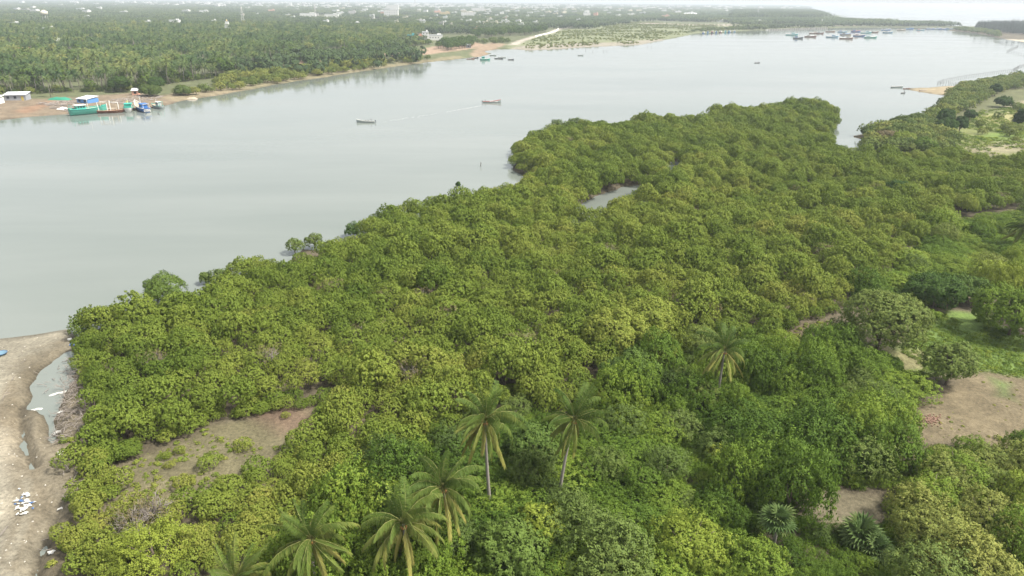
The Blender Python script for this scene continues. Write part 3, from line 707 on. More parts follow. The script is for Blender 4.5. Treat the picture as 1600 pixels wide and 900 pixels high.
big_tree('dark_tree', 1455, 487, 5.6, 6.6, M['darktree'], 'dark glossy green tree behind the broad tree', tint=0.5, nl=28, seed=3)
big_tree('spreading_tree', 1574, 530, 6.6, 8.4, M['vine'], 'large bright green tree at the frame edge beside the grass', tint=0.5, nl=36, seed=4)
big_tree('spreading_tree', 1645, 505, 6.6, 9.0, M['vine'], 'bright green tree cut by the frame edge', tint=0.6, nl=30, seed=5)
big_tree('scrub_tree', 1508, 478, 4.2, 5.0, M['darktree'], 'dull dark tree between the glossy tree and the bright tree', tint=0.7, nl=20, seed=6)
big_tree('small_bush', 1456, 506, 1.4, 1.9, M['vine'], 'small bright bush in front of the dark glossy tree', 'bush', tint=0.55, nl=10, seed=7, leaf=0.09)
big_tree('dark_tree', 1398, 318, 4.4, 6.4, M['darktree'], 'single dark tree rising from the far mangrove canopy', tint=0.35, nl=20, seed=8)
big_tree('light_tree', 960, 560, 5.5, 8.0, M['mangrove'], 'tall yellow-tinged mangrove tree behind the leaning palm', tint=0.72, nl=26, seed=9)
big_tree('light_tree', 1010, 535, 5.0, 7.6, M['mangrove'], 'yellowish mangrove tree beside the tall yellow-tinged one', tint=0.68, nl=24, seed=10)
big_tree('overhanging_tree', 985, 622, 4.4, 6.4, M['darktree'], 'dark overhanging tree above the white dead branch', tint=0.8, nl=22, seed=11)
big_tree('small_broad_tree', 1095, 650, 2.6, 4.4, M['scrub'], 'small rounded tree in the creepers below the short palm', tint=0.6, nl=14, seed=12)
big_tree('feathery_tree', 250, 905, 4.0, 5.6, M['vine'], 'pale feathery green tree at the bottom edge beside the palms', tint=0.95, nl=22, seed=13, leaf=0.08)
big_tree('leafy_shrub', 845, 855, 3.0, 4.2, M['vine'], 'pale yellow-green leafy shrub below the leaning palm', 'shrub', tint=0.9, nl=18, seed=14)
big_tree('dense_tree', 800, 905, 4.2, 5.2, M['darktree'], 'rich green dense tree at the bottom edge between palms and shrubs', tint=0.95, nl=24, seed=15)
big_tree('broadleaf_tree', 600, 815, 3.6, 5.0, M['darktree'], 'deep green broadleaf tree behind the lowest palms', tint=0.85, nl=20, seed=16)
big_tree('broadleaf_tree', 835, 730, 3.6, 5.2, M['darktree'], 'deep green broadleaf tree between the tall palm and the leaning palm', tint=0.75, nl=22, seed=17)
big_tree('hanging_shrub', 1130, 740, 2.2, 3.6, M['vine'], 'pale green shrub draped with hanging creepers', 'shrub', tint=1.0, nl=14, seed=18)
for i, (a, b_, rx, h, mt, ti, lb) in enumerate([(1290, 668, 5.2, 4.6, 'vine', 0.3, 'large dark green creeper mound left of the bare earth'), (1215, 700, 3.4, 3.8, 'vine', 0.45, 'rounded creeper mound in the middle of the thicket'), (1338, 700, 3.8, 4.2, 'vine', 0.5, 'bushy green mound between the two bare patches'), (1290, 732, 2.8, 3.0, 'mangrove', 0.6, 'yellowish bush above the small bare patch'),
        (1075, 880, 4.4, 4.4, 'vine', 0.8, 'big yellow-green creeper mound at the bottom edge'), (960, 850, 3.2, 3.6, 'vine', 0.4, 'green bushy mound left of the big yellow-green mound'), (1005, 780, 3.0, 3.4, 'vine', 0.25, 'dark creeper mound in the lower thicket'), (1190, 790, 2.8, 3.6, 'darktree', 0.8, 'deep green bush behind the tall fan palm'),
        (1250, 600, 4.0, 3.8, 'vine', 0.5, 'bright creeper mound right of the short palm'), (1345, 590, 4.6, 4.0, 'vine', 0.4, 'bright creeper mound in front of the broad tree'), (1192, 598, 2.8, 3.0, 'vine', 0.35, 'creeper mound just right of the short palm trunk'), (1060, 690, 3.4, 4.0, 'scrub', 0.4, 'grey-green tree among creepers below the short palm'), (920, 760, 2.8, 3.0, 'vine', 0.3, 'dark creeper mound right of the leaning palm trunk'), (1446, 806, 3.8, 4.6, 'vine', 0.6, 'fresh green tree right of the low fan palms'),
        (1490, 770, 4.2, 4.6, 'vine', 0.55, 'fresh green tree at the lower rim of the bare earth'), (1540, 850, 4.4, 5.2, 'scrub', 0.85, 'pale olive tree near the bottom right corner'), (1455, 870, 4.2, 5.0, 'scrub', 0.8, 'pale olive feathery tree at the bottom beside the fan palms'), (1575, 760, 3.4, 3.6, 'scrub', 0.7, 'olive bush below the weeds of the bare earth')]):
    big_tree('creeper_mound' if mt == 'vine' else 'thicket_tree', a, b_, rx, h, M[mt], lb, 'bush', ti, 24, rx * 0.26, 80 + i, zc=h * 0.42, leaf=0.095)
# trees and bushes standing out along the water
WE = [(262, 468, 3.9, 6.2, 'darktree', 0.95, 'rounded green mangrove standing out over the water at the river edge'), (246, 470, 2.6, 3.8, 'mangrove', 0.4, 'smaller mangrove leaning beside the rounded river-edge one'), (322, 441, 1.2, 3.0, 'scrub', 0.35, 'thin small mangrove standing in the water'),
      (346, 441, 2.1, 3.6, 'scrub', 0.3, 'mangrove beside the thin one standing in the water'), (462, 394, 2.1, 4.4, 'scrub', 0.4, 'open mangrove with bare legs standing in the river'), (492, 386, 2.1, 4.2, 'scrub', 0.45, 'upright mangrove next to the open one in the river'),
      (552, 368, 2.1, 4.0, 'darktree', 0.5, 'dark compact mangrove at the river edge'), (716, 290, 0.7, 1.8, 'darktree', 0.2, 'tiny dark mangrove alone out in the river'), (1120, 178, 3.4, 6.0, 'darktree', 0.3, 'dark round tree on the far tip of the mangroves'),
      (1312, 243, 3.0, 4.6, 'scrub', 0.3, 'grey-green mangrove at the mouth of the narrow channel'), (870, 205, 3.0, 6.5, 'scrub', 0.25, 'grey-green umbrella tree at the river side of the mangroves'), (898, 200, 3.0, 6.0, 'scrub', 0.2, 'second grey-green umbrella tree near the far mangrove edge'), (940, 204, 3.0, 5.6, 'scrub', 0.3, 'grey-green tree right of the two umbrella trees'),
      (845, 222, 4.4, 5.4, 'scrub', 0.3, 'wide grey-green acacia on the mangrove corner')]
for i, (a, b_, rx, h, mt, ti, lb) in enumerate(WE):
    big_tree('edge_mangrove', a, b_, rx, h, M[mt], lb, 'tree', ti, 16, rx * 0.33, 40 + i, zc=h * 0.46, leaf=0.11)

# ------------------------------------------------------------------ coconut palms near the camera
def frond_mesh(name, L, e0, bend, nl, wl, wd, droop, rs, mat, seg=10):
    """leaf blade made of two rows of hanging leaflets along an arching rib; +X is outward"""
    ts = np.linspace(0, 1, 41); ang = e0 - bend * ts ** 1.35
    px_ = np.concatenate([[0], np.cumsum(np.cos(ang[:-1]) * L / 40)]); pz_ = np.concatenate([[0], np.cumsum(np.sin(ang[:-1]) * L / 40)])
    sway = rs.normal(0, 0.12)
    V, F, NN = [], [], []
    for sd in (-1, 1):
        for i in range(nl):
            t = 0.16 + 0.83 * (i + rs.uniform(-0.2, 0.2)) / nl
            x, z, a = np.interp(t, ts, px_), np.interp(t, ts, pz_), np.interp(t, ts, ang)
            y = sway * t * t * L * 0.5
            tg = np.array([math.cos(a), 0, math.sin(a)]); sdv = np.array([0, sd, 0.0]); nr = np.array([-math.sin(a), 0, math.cos(a)])
            ln = wl * (math.sin(math.pi * min(1, 0.2 + t * 0.72)) ** 0.6) * rs.uniform(0.8, 1.1)
            dr = unit(0.5 * tg + 0.62 * sdv + nr * 0.15 + np.array([0, 0, -droop * rs.uniform(0.6, 1.3)]))
            dr2 = unit(dr + np.array([0, 0, -0.55 * droop - 0.25]))
            p0 = np.array([x, y, z]); p1 = p0 + dr * ln * 0.55; p2 = p1 + dr2 * ln * 0.5
            wv = unit(np.cross(dr, np.cross(dr, np.array([0, 0, 1.0])) + 1e-6)); wv = unit(tg - dr * np.dot(tg, dr)) * wd
            k = len(V)
            V += [p0 - wv * 0.6, p0 + wv * 0.6, p1 - wv, p1 + wv, p2]
            F += [(k, k + 2, k + 3, k + 1), (k + 2, k + 4, k + 4, k + 3)]
            nv = unit(nr * 0.8 + np.array([0, sd * 0.5, 0.3])); NN += [nv] * 5
    me_ = bpy.data.meshes.new(name)
    me_.from_pydata([tuple(v) for v in V], [], [f if f[1] != f[2] else (f[0], f[1], f[3]) for f in F])
    me_.polygons.foreach_set('use_smooth', [True] * len(me_.polygons)); me_.materials.append(mat); me_.update()
    rb = MB(); st = [0, 8, 16, 24, 32, 40]
    rb.tube([(px_[i], sway * ts[i] ** 2 * L * 0.5, pz_[i]) for i in st], [0.05, 0.036, 0.028, 0.02, 0.014, 0.008], 4)
    return me_, rb.mesh(name + '_rib', M['rachis'], True)
rsp = np.random.default_rng(303)
FR = {}
for kk, (e0, bd) in {'up': (1.42, 0.6), 'high': (1.1, 1.35), 'mid': (0.75, 1.75), 'out': (0.32, 1.7), 'low': (-0.15, 1.35), 'hang': (-0.75, 0.7)}.items():
    FR[kk] = [frond_mesh('frond_mesh', rsp.uniform(4.6, 5.4), e0 + rsp.normal(0, 0.1), bd * rsp.uniform(0.85, 1.25), 60, 0.95, 0.028, (1.3 if kk != 'up' else 0.35) * rsp.uniform(0.8, 1.3), rsp, M['frond']) for _ in range(4)]
nut = MB()
for i in range(9):
    a = i * 2.4; rr_ = 0.28
    c0 = (math.cos(a) * rr_, math.sin(a) * rr_, -0.25 - 0.03 * i)
    nut.tube([(c0[0], c0[1], c0[2] - 0.15), (c0[0], c0[1], c0[2] - 0.07), (c0[0], c0[1], c0[2] + 0.07), (c0[0], c0[1], c0[2] + 0.15)], [0.04, 0.13, 0.13, 0.04], 6)
NUT = nut.mesh('coconut_mesh', M['coconut'], True)
def coconut_palm(cpx, cpy, bpx, bpy_, label, s_=1.0, seed=0, ytint=0.45, zc=None, nfr=24):
    rs = np.random.default_rng(900 + seed)
    base = P(bpx, bpy_, 0.5); bz = float(zat([base])[0])
    # crown point: on the ray of the crown pixel, above the base at the base's distance
    d = FPX * Fv + (cpx - 800.0) * Rv + (450.0 - cpy) * Vv
    t = base[1] / d[1] if zc is None else (zc - CAM_H) / d[2]
    top = np.array([d[0] * t, d[1] * t, CAM_H + d[2] * t])
    r_ = root('coconut_palm', (base[0], base[1], bz), 0, label, 'palm tree', 'coconut palms near the camera')
    rel = top - np.array([base[0], base[1], bz])
    b0 = np.zeros(3); cv = np.array([rel[0] * 0.25 + rs.normal(0, 0.2), rel[1] * 0.25 + rs.normal(0, .2), rel[2] * 0.5])
    pts, rd = [], []
    for i in range(15):
        u = i / 14; q = (1 - u) ** 2 * b0 + 2 * u * (1 - u) * cv + u * u * rel
        pts.append(q + (np.array([0, 0, -0.4]) if i == 0 else 0)); rd.append((0.25 - 0.11 * u ** 0.6 + (0.012 if i % 2 else 0)) * s_)
    MB().tube(pts, rd, 8).build('trunk', M['palmbark'], r_, True)
    plan = ['up'] * 5 + ['high'] * 8 + ['mid'] * 8 + ['out'] * 8 + ['low'] * 9 + ['hang'] * 10
    plan = [q_ for q_ in plan if rs.random() > 0.12]
    az0 = rs.uniform(0, 6.28); tl = rs.normal(0, 0.2, 2)
    for i, kk in enumerate(plan):
        bl, rb = FR[kk][int(rs.integers(0, 4))]
        f_ = link('frond', bl, r_, tuple(rel), az0 + 2.399 * i + rs.normal(0, 0.3), s_ * rs.uniform(0.78, 1.08))
        f_.rotation_euler = (Matrix.Rotation(tl[0], 3, 'X') @ Matrix.Rotation(tl[1], 3, 'Y') @ Matrix.Rotation(f_.rotation_euler[2], 3, 'Z') @ Matrix.Rotation(rs.normal(0, 0.14), 3, 'Y') @ Matrix.Rotation(rs.normal(0, 0.25), 3, 'X')).to_euler()
        f_['tint'] = float(np.clip(ytint - 0.04 + {'up': -0.12, 'high': -0.08, 'mid': 0, 'out': 0.1, 'low': 0.25, 'hang': 0.45}[kk] + rs.normal(0, 0.08), 0, 1))
        link('rib', rb, f_)
    link('coconut_cluster', NUT, r_, tuple(rel), rs.uniform(0, 6), s_)['kind'] = 'stuff'
    return r_
coconut_palm(757, 657, 766, 805, 'tallest coconut palm with wide drooping fronds in the middle', 1.0, 1, 0.42)
coconut_palm(897, 655, 873, 785, 'leaning coconut palm with curved bare trunk among the creepers', 0.92, 2, 0.40)
coconut_palm(692, 762, 706, 880, 'coconut palm just below the tallest one with thin straight trunk', 0.98, 3, 0.45)
coconut_palm(630, 818, 648, 935, 'coconut palm with hanging yellow fronds between its two neighbours', 0.98, 4, 0.5)
coconut_palm(486, 842, 500, 960, 'coconut palm with feathery fronds rising before the mangroves at the bottom', 0.95, 5, 0.48)
coconut_palm(368, 905, 380, 1010, 'coconut palm crown cut by the bottom edge beside the feathery tree', 0.85, 6, 0.52)
coconut_palm(1132, 548, 1118, 640, 'short young coconut palm in the creepers apart from the others', 0.92, 7, 0.42, nfr=20)
coconut_palm(1602, 355, 1606, 400, 'coconut palm at the frame edge above the bright creepers', 0.95, 8, 0.3)

# ------------------------------------------------------------------ fan palms
def fan_leaf(name, rs, r0=1.05):
    mb = MB(); nseg = 13; V = [(0, 0, 0)]; F = []
    for i in range(nseg):
        a = -2.3 + 4.6 * i / (nseg - 1)
        for da, rr_, z in ((-0.17, 0.66, 0.05), (0.0, 0.68, -0.03), (0.0, 1.08, -0.22), (0.17, 0.66, 0.05)):
            V.append((1.0 + r0 * rr_ * math.cos(a + da), r0 * rr_ * math.sin(a + da), z * r0))
    V[0] = (1.0, 0, 0)
    for i in range(nseg):
        k = 1 + 4 * i
        F += [(0, k, k + 1), (0, k + 1, k + 3), (k, k + 2, k + 1), (k + 1, k + 2, k + 3)]
    mb.add(V, F); mb.tube([(0, 0, 0), (0.5, 0, 0.03), (1.0, 0, 0)], [0.035, 0.025, 0.02], 4)
    return mb.mesh(name, M['fan'])
FAN = fan_leaf('fan_leaf_mesh', rsp)
def fan_palm(px_, py_, h, label, seed, s_=1.0, nlf=34):
    rs = np.random.default_rng(seed); p_ = P(px_, py_, 0.5)
    r_ = root('fan_palm', (p_[0], p_[1], float(zat([p_])[0])), 0, label, 'palm tree', 'young fan palms')
    MB().tube([(0, 0, -0.3), (0.05, 0, h * 0.5), (0, 0, h)], [0.24 * s_, 0.2 * s_, 0.17 * s_], 8).build('trunk', M['palmbark'], r_, True)
    for i in range(nlf):
        u = (i + 0.5) / nlf; el = 1.3 - 1.75 * u
        f_ = link('leaf', FAN, r_, (0, 0, h + 0.1), 0, s_ * rs.uniform(0.85, 1.15))
        f_.rotation_euler = (rs.normal(0, 0.3), -el, 2.399 * i); f_['tint'] = float(np.clip(0.5 + rs.normal(0, 0.15) + (0.3 if u > 0.85 else 0), 0, 1))
fan_palm(1206, 862, 3.4, 'fan palm rising out of a creeper-covered shrub', 71, 0.95, 26)
fan_palm(1338, 862, 1.3, 'low stemless fan palm beside the small bare earth patch', 72, 1.15, 30)
fan_palm(1362, 880, 0.9, 'smaller low fan palm next to the stemless one', 73, 0.95, 24)

# ------------------------------------------------------------------ beach things: dead branches, litter, tub
def twig(rs, L, r0, forks=2):
    mb = MB(); a = rs.uniform(0, 6.28); p0 = np.zeros(3); pts = [p0]; d = np.array([math.cos(a), math.sin(a), rs.uniform(-0.05, 0.5)])
    for i in range(4): pts.append(pts[-1] + d * L / 4); d = unit(d + rs.normal(0, 0.25, 3))
    mb.tube(pts, [r0, r0 * 0.85, r0 * 0.7, r0 * 0.5, r0 * 0.2], 4)
    for f in range(forks):
        s = pts[1 + f % 3]; dd_ = unit(d + rs.normal(0, 0.6, 3)); mb.tube([s, s + dd_ * L * 0.25, s + (dd_ + rs.normal(0, 0.2, 3)) * L * 0.45], [r0 * 0.6, r0 * 0.4, r0 * 0.12], 4)
    return mb.mesh('twig_mesh', M['deadwood'], True)
rst_ = np.random.default_rng(404)
TWIG = proto_set('twig_proto', [twig(rst_, rst_.uniform(1.4, 2.6), rst_.uniform(0.025, 0.05)) for _ in range(8)])
def twigs(name, pl, sp, label, seed, dens=None):
    q = scatter(pl, sp, 0.5, seed); r_ = np.random.default_rng(seed)
    if dens: q = q[fbm(q[:, 0], q[:, 1], dens[0], 3, seed) > dens[1]]
    return scatter_obj(name, np.column_stack([q, np.maximum(zat(q), 0) + r_.uniform(0, 0.35, len(q))]), TWIG, r_.uniform(0.5, 1.1, len(q)), r_.uniform(0, 6.28, len(q)), np.full(len(q), 0.5), label, tilt=r_.normal(0, 0.25, (len(q), 2)))
twigs('dead_branches', poly([(112, 560), (95, 600), (92, 650), (82, 690), (90, 705), (150, 690), (150, 620), (132, 570)]), 0.55, 'tangle of grey dead branches between the puddle and the mangroves', 51)
twigs('dry_brushwood', poly([(100, 740), (112, 790), (85, 860), (72, 905), (130, 905), (160, 830), (200, 790), (180, 720), (140, 700)]), 0.9, 'dry grey brushwood along the beach edge of the mangroves', 52, (5, 0.42))
twigs('beach_sticks', poly([(5, 560), (60, 545), (105, 525), (100, 545), (50, 565), (25, 600), (20, 700), (60, 780), (70, 860), (20, 900), (0, 850)]), 3.5, 'thin sticks strewn over the beach sand', 54, (6, 0.5))
twigs('drowned_twigs', poly([(60, 585), (100, 565), (105, 600), (80, 620), (60, 612)]), 1.5, 'drowned twigs poking out of the beach puddle', 53, (4, 0.48))
M['whitewood'] = plain('bleached_wood', (0.55, 0.51, 0.46), 0.8, 0.2, 5)
p_ = P3(958, 655, 0.4); r_ = np.random.default_rng(5); mb = MB()
mb.tube([(0, 0, 0), (-0.5, 0.2, 1.0), (-1.4, 0.2, 1.9), (-2.2, 0, 2.2)], [0.09, 0.08, 0.06, 0.02], 6)
mb.tube([(-0.5, 0.2, 1.0), (0.3, 0, 1.6), (0.9, 0, 2.3)], [0.07, 0.05, 0.02], 6); mb.tube([(0.3, 0, 1.6), (0.4, 0.2, 2.1), (0.2, 0.3, 2.5)], [0.05, 0.03, 0.01], 5); mb.tube([(-1.4, 0.2, 1.9), (-1.6, 0.4, 2.4)], [0.05, 0.015], 5)
tag(mb.build('dead_branch', M['whitewood'], None, True, p_), 'bleached white dead branch forking in the dark gap under the trees', 'branch')
M['plastic'] = plain('white_plastic', (0.50, 0.49, 0.45), 0.45, 0.12, 4)
M['bluepl'] = plain('blue_plastic', (0.07, 0.13, 0.26), 0.4, 0.2, 4)
M['tub'] = plain('tub_blue', (0.13, 0.22, 0.28), 0.45, 0.2, 4)
def crumple(name, w_, d_, mat, loc, rs, label, cat, group=None, rz=0.0, h=0.22):
    nx, ny = 7, 5; V, F = [], []
    for j in range(ny):
        for i in range(nx):
            u, v = i / (nx - 1) - 0.5, j / (ny - 1) - 0.5
            k = 1 + 0.25 * rs.normal()
            V.append((u * w_ * k, v * d_ * k, h * rs.uniform(0.2, 1) * (1 - 3.2 * (u * u + v * v))))
    for j in range(ny - 1):
        for i in range(nx - 1): F.append((j * nx + i, j * nx + i + 1, (j + 1) * nx + i + 1, (j + 1) * nx + i))
    return tag(MB().add(V, F).build(name, mat, None, False, loc, rz), label, cat, group)
rsl = np.random.default_rng(606)
for (a, b_, w_, d_, rz_, lb) in [(92, 613, 2.6, 0.6, 0.5, 'long white plastic sheet lying in the puddle'), (57, 638, 1.3, 0.6, 0.4, 'white plastic sheet at the puddle tip'), (97, 646, 0.9, 0.7, 0, 'white plastic bag by the dead branches'), (94, 677, 1.3, 0.7, 0.4, 'white plastic sheet lowest in the dead branches'),
                            (85, 872, 0.9, 0.6, 0.3, 'white plastic scrap beside the narrow puddle'), (97, 798, 0.7, 0.3, 0.2, 'white scrap at the head of the narrow puddle'), (96, 718, 0.6, 0.9, 0, 'greyish plastic bag against the rounded bush'), (109, 530, 0.7, 0.9, 0.4, 'white bag next to the blue sack on the beach')]:
    p_ = P(a, b_, 0.2); crumple('plastic_sheet', w_, d_, M['plastic'], (p_[0], p_[1], max(float(zat([p_])[0]), 0) + 0.04), rsl, lb, 'plastic litter', 'plastic scraps on the beach', rz_)
p_ = P(113, 539, 0.3); crumple('blue_sack', 1.0, 0.8, M['bluepl'], (p_[0], p_[1], float(zat([p_])[0]) + 0.05), rsl, 'blue plastic sack under the mangrove edge', 'sack', None, 0.3, 0.5)
# heap of litter on the sand
mb = MB(); mbb = MB()
for i in range(46):
    p_ = P(40 + rsl.normal(0, 7), 797 + rsl.normal(0, 9), 0.6); z_ = float(zat([p_])[0]); a_ = rsl.uniform(0, 6); s_ = rsl.uniform(0.08, 0.28)
    t_ = mbb if i % 6 == 0 else mb
    q = [(p_[0] + s_ * math.cos(a_ + k_ * 1.57) * (1.6 if k_ % 2 else 0.8), p_[1] + s_ * math.sin(a_ + k_ * 1.57), z_ + 0.03 + rsl.uniform(0.0, 0.22)) for k_ in range(4)]
    q.append((p_[0], p_[1], z_ + 0.12 + s_ * 0.6)); t_.add(q, [(0, 1, 4), (1, 2, 4), (2, 3, 4), (3, 0, 4), (3, 2, 1, 0)])
lt = root('litter_heap', (0, 0, 0), 0, 'heap of white and blue plastic litter on the sand', 'litter')
mb.build('white_scraps', M['plastic'], lt)['kind'] = 'stuff'; mbb.build('blue_scraps', M['bluepl'], lt)['kind'] = 'stuff'
mb = MB(); gr = np.random.default_rng(8)
for (pl_, k_) in ((SAND, 110),):
    q_ = np.column_stack([gr.uniform(-20, 112, k_), gr.uniform(520, 905, k_)])
    for a, b_ in q_:
        p_ = P(a, b_, 0.3)
        z_ = float(zat([p_])[0])
        if sdf(p_[None], SAND)[0] < 0 or z_ < 0.1: continue
        s_ = gr.uniform(0.03, 0.11); mb.box((p_[0], p_[1], z_ + s_ * 0.3), (s_ * 2.2, s_ * 1.3, s_ * 0.8), gr.uniform(0, 3), 0.7)
tag(mb.build('debris', plain('pale_scraps', (0.45, 0.42, 0.36), 0.8, 0.4, 3)), 'scattered pale scraps and shells over the beach sand', None, None, 'stuff')
tb = root('round_tub', (*P(3, 555, 0.5), float(zat([P(3, 555, 0.5)])[0])), 0, 'round blue coracle tub lying on the sand at the frame edge', 'tub')
V, F = [], []; ns = 16
for (rr_, z) in ((0.55, 0.0), (0.8, 0.35), (0.86, 0.4), (0.78, 0.38), (0.5, 0.08)):
    for i in range(ns): V.append((rr_ * math.cos(6.283 * i / ns), rr_ * math.sin(6.283 * i / ns), z))
for j in range(4):
    for i in range(ns): F.append((j * ns + i, j * ns + (i + 1) % ns, (j + 1) * ns + (i + 1) % ns, (j + 1) * ns + i))
F.append(tuple(range(4 * ns, 5 * ns)))
MB().add(V, F).build('shell', M['tub'], tb, True)
MB().tube([(0.84 * math.cos(6.283 * i / 24), 0.84 * math.sin(6.283 * i / 24), 0.41) for i in range(25)], 0.04, 5).build('rim', M['bluepl'], tb, True)
# brick rubble on the bare earth
mb = MB()
M['brick'] = plain('brick_rubble', (0.19, 0.115, 0.08), 0.85, 0.3, 9)
for i in range(120):
    p_ = P(1450 + rsl.normal(0, 11), 662 + rsl.normal(0, 4), 0.6); mb.box((p_[0], p_[1], float(zat([p_])[0]) + 0.05), (0.26, 0.14, 0.12), rsl.uniform(0, 3), 0.9)
tag(mb.build('rubble', M['brick']), 'scattered red brick rubble on the bare earth', None, None, 'stuff')
# ------------------------------------------------------------------ far bank palms
def low_palm(name, rs, h, seed):
    """trunk and a crown of feather fronds for palms several hundred metres away"""
    ben = rs.normal(0, 0.9, 2)
    tr = MB().tube([(0, 0, -0.3), (ben[0] * 0.3, ben[1] * 0.3, h * 0.5), (ben[0], ben[1], h)], [0.22, 0.17, 0.13], 5).mesh(name + '_trunk', M['palmbark'], True)
    V, F, NN = [], [], []
    for i in range(19):
        az = 2.4 * i + rs.normal(0, 0.2); e0 = 1.25 - 1.9 * i / 19 + rs.normal(0, 0.1); L = rs.uniform(3.8, 4.8)
        ca, sa = math.cos(az), math.sin(az); x = z = 0.0; a = e0
        pts = [(0, 0)]
        for s_ in range(6):
            x += math.cos(a) * L / 6; z += math.sin(a) * L / 6; pts.append((x, z)); a -= 0.26
        for sd in (-1, 1):
            for s_ in range(1, 7):
                x0, z0 = pts[s_ - 1]; x1, z1 = pts[s_]
                wl_ = (0.95 if s_ < 5 else 0.55) * rs.uniform(0.8, 1.1)
                q = [(x0, 0.0, z0), (x1, 0.0, z1), (x1 + 0.35, sd * wl_ * 0.75, z1 - wl_ * 0.75)]
                k = len(V)
                V += [(ben[0] + u * ca - v * sa, ben[1] + u * sa + v * ca, h + w_) for u, v, w_ in q]
                F.append((k, k + 1, k + 2) if sd > 0 else (k, k + 2, k + 1))
    cr_ = np_mesh(name + '_crown', V, F, M['farpalm'], None, False)
    return tr, cr_
rsf = np.random.default_rng(707)
LP = [low_palm('far_palm', rsf, hh, i) for i, hh in enumerate((9.5, 11, 12.5, 10.5, 13.5))]
def join_np(name, meshes, mats):
    """one mesh from several"""
    V, F, mi, off = [], [], [], 0
    for me_, k_ in meshes:
        V += [tuple(v.co) for v in me_.vertices]; F += [tuple(i + off for i in p_.vertices) for p_ in me_.polygons]; mi += [k_] * len(me_.polygons); off += len(me_.vertices)
    o_ = bpy.data.meshes.new(name); o_.from_pydata(V, [], F)
    for m_ in mats: o_.materials.append(m_)
    o_.polygons.foreach_set('material_index', mi); o_.update(); return o_
LPJ = proto_set('far_palm_proto', [join_np('far_palm_joined', [(t_, 0), (c_, 1)], [M['palmbark'], M['farpalm']]) for t_, c_ in LP])
GROVE = poly([(-300, 175), (0, 153), (70, 150), (120, 148), (190, 147), (225, 143), (262, 136), (300, 130), (370, 122), (430, 104), (470, 95), (540, 92), (592, 88), (600, 78), (625, 70), (660, 60), (660, 50), (300, 48), (-300, 55)])
qp = scatter(GROVE, 7.0, 0.45, 61)
OPEN = [poly([(415, 104), (470, 97), (600, 92), (600, 100), (430, 115)]), poly([(-10, 160), (60, 158), (60, 149), (-10, 150)])]
for s_ in OPEN: qp = qp[sdf(qp, s_) < 0]
qp = qp[fbm(qp[:, 0], qp[:, 1], 48, 3, 63) > 0.37]
qx, qy, qd = proj(np.column_stack([qp, np.full(len(qp), 8.0)]))
k = (qx > -40) & (qx < 1640); qp, qx, qy, qd = qp[k], qx[k], qy[k], qd[k]
qz = zat(qp); qs = np.clip(rng.normal(0.95, 0.15, len(qp)), 0.55, 1.3); qr = rng.uniform(0, 6.28, len(qp)); qv = rng.integers(0, 5, len(qp))
qt = np.clip(0.4 + 1.0 * (fbm(qp[:, 0], qp[:, 1], 60, 2, 65) - 0.5) + rng.normal(0, 0.24, len(qp)), 0, 1)
qt = np.clip(qt + 0.25 * ((qx > 520) & (qx < 620) & (qd < 760)), 0, 1)
o_ = np.argsort(np.where((qx > 4) & (qx < 1590), qd, 1e9)); pick, rst = o_[:300], o_[300:]
for i in pick:
    lb = ('yellowish' if qt[i] > 0.6 else 'dark green' if qt[i] < 0.28 else 'green') + ' coconut palm at the front of the far grove ' + ('behind the grey hut' if qx[i] < 70 else 'behind the green net heap' if qx[i] < 130 else 'behind the teal trawler' if qx[i] < 180 else 'behind the blue boat' if qx[i] < 260 else 'behind the bushy bank')
    r_ = root('far_coconut_palm', (qp[i, 0], qp[i, 1], qz[i]), qr[i], lb, 'palm tree', 'far palms: ' + lb, qs[i])
    link('trunk', LP[qv[i]][0], r_); c_ = link('crown', LP[qv[i]][1], r_); c_['tint'] = float(qt[i])
scatter_obj('palm_grove', np.column_stack([qp, qz])[rst], LPJ, qs[rst], qr[rst], qt[rst], 'deep coconut palm grove stretching back from the far bank', idx=qv[rst])
print('palms', len(qp))
ug = scatter(poly([(-60, 158), (0, 152), (70, 149), (120, 147), (190, 146), (225, 142), (262, 135), (300, 129), (370, 121), (430, 103), (540, 91), (592, 87), (592, 80), (430, 95), (300, 120), (190, 138), (0, 143), (-60, 148)]), 4.5, 0.48, 66); ug = ug[fbm(ug[:, 0], ug[:, 1], 25, 3, 67) > 0.38]
UG = ug
# leaning palms standing free on the landing
for (a, b_, s_, v_, rz_, lb) in [(22, 152, 0.95, 1, 2.6, 'slanting coconut palm behind the grey hut'), (36, 151, 0.85, 0, 0.4, 'straight coconut palm just behind the grey hut'), (43, 151, 0.9, 3, 1.2, 'second straight coconut palm behind the grey hut'), (207, 146, 0.7, 2, 0.2, 'lone short palm behind the blue boat'), (80, 153, 0.85, 2, 1.0, 'palm behind the green net heap')]:
    p_ = P(a, b_, 0.8); r_ = root('landing_palm', (p_[0], p_[1], float(zat([p_])[0])), rz_, lb, 'palm tree', None, s_)
    link('trunk', LP[v_][0], r_); link('crown', LP[v_][1], r_)['tint'] = 0.55

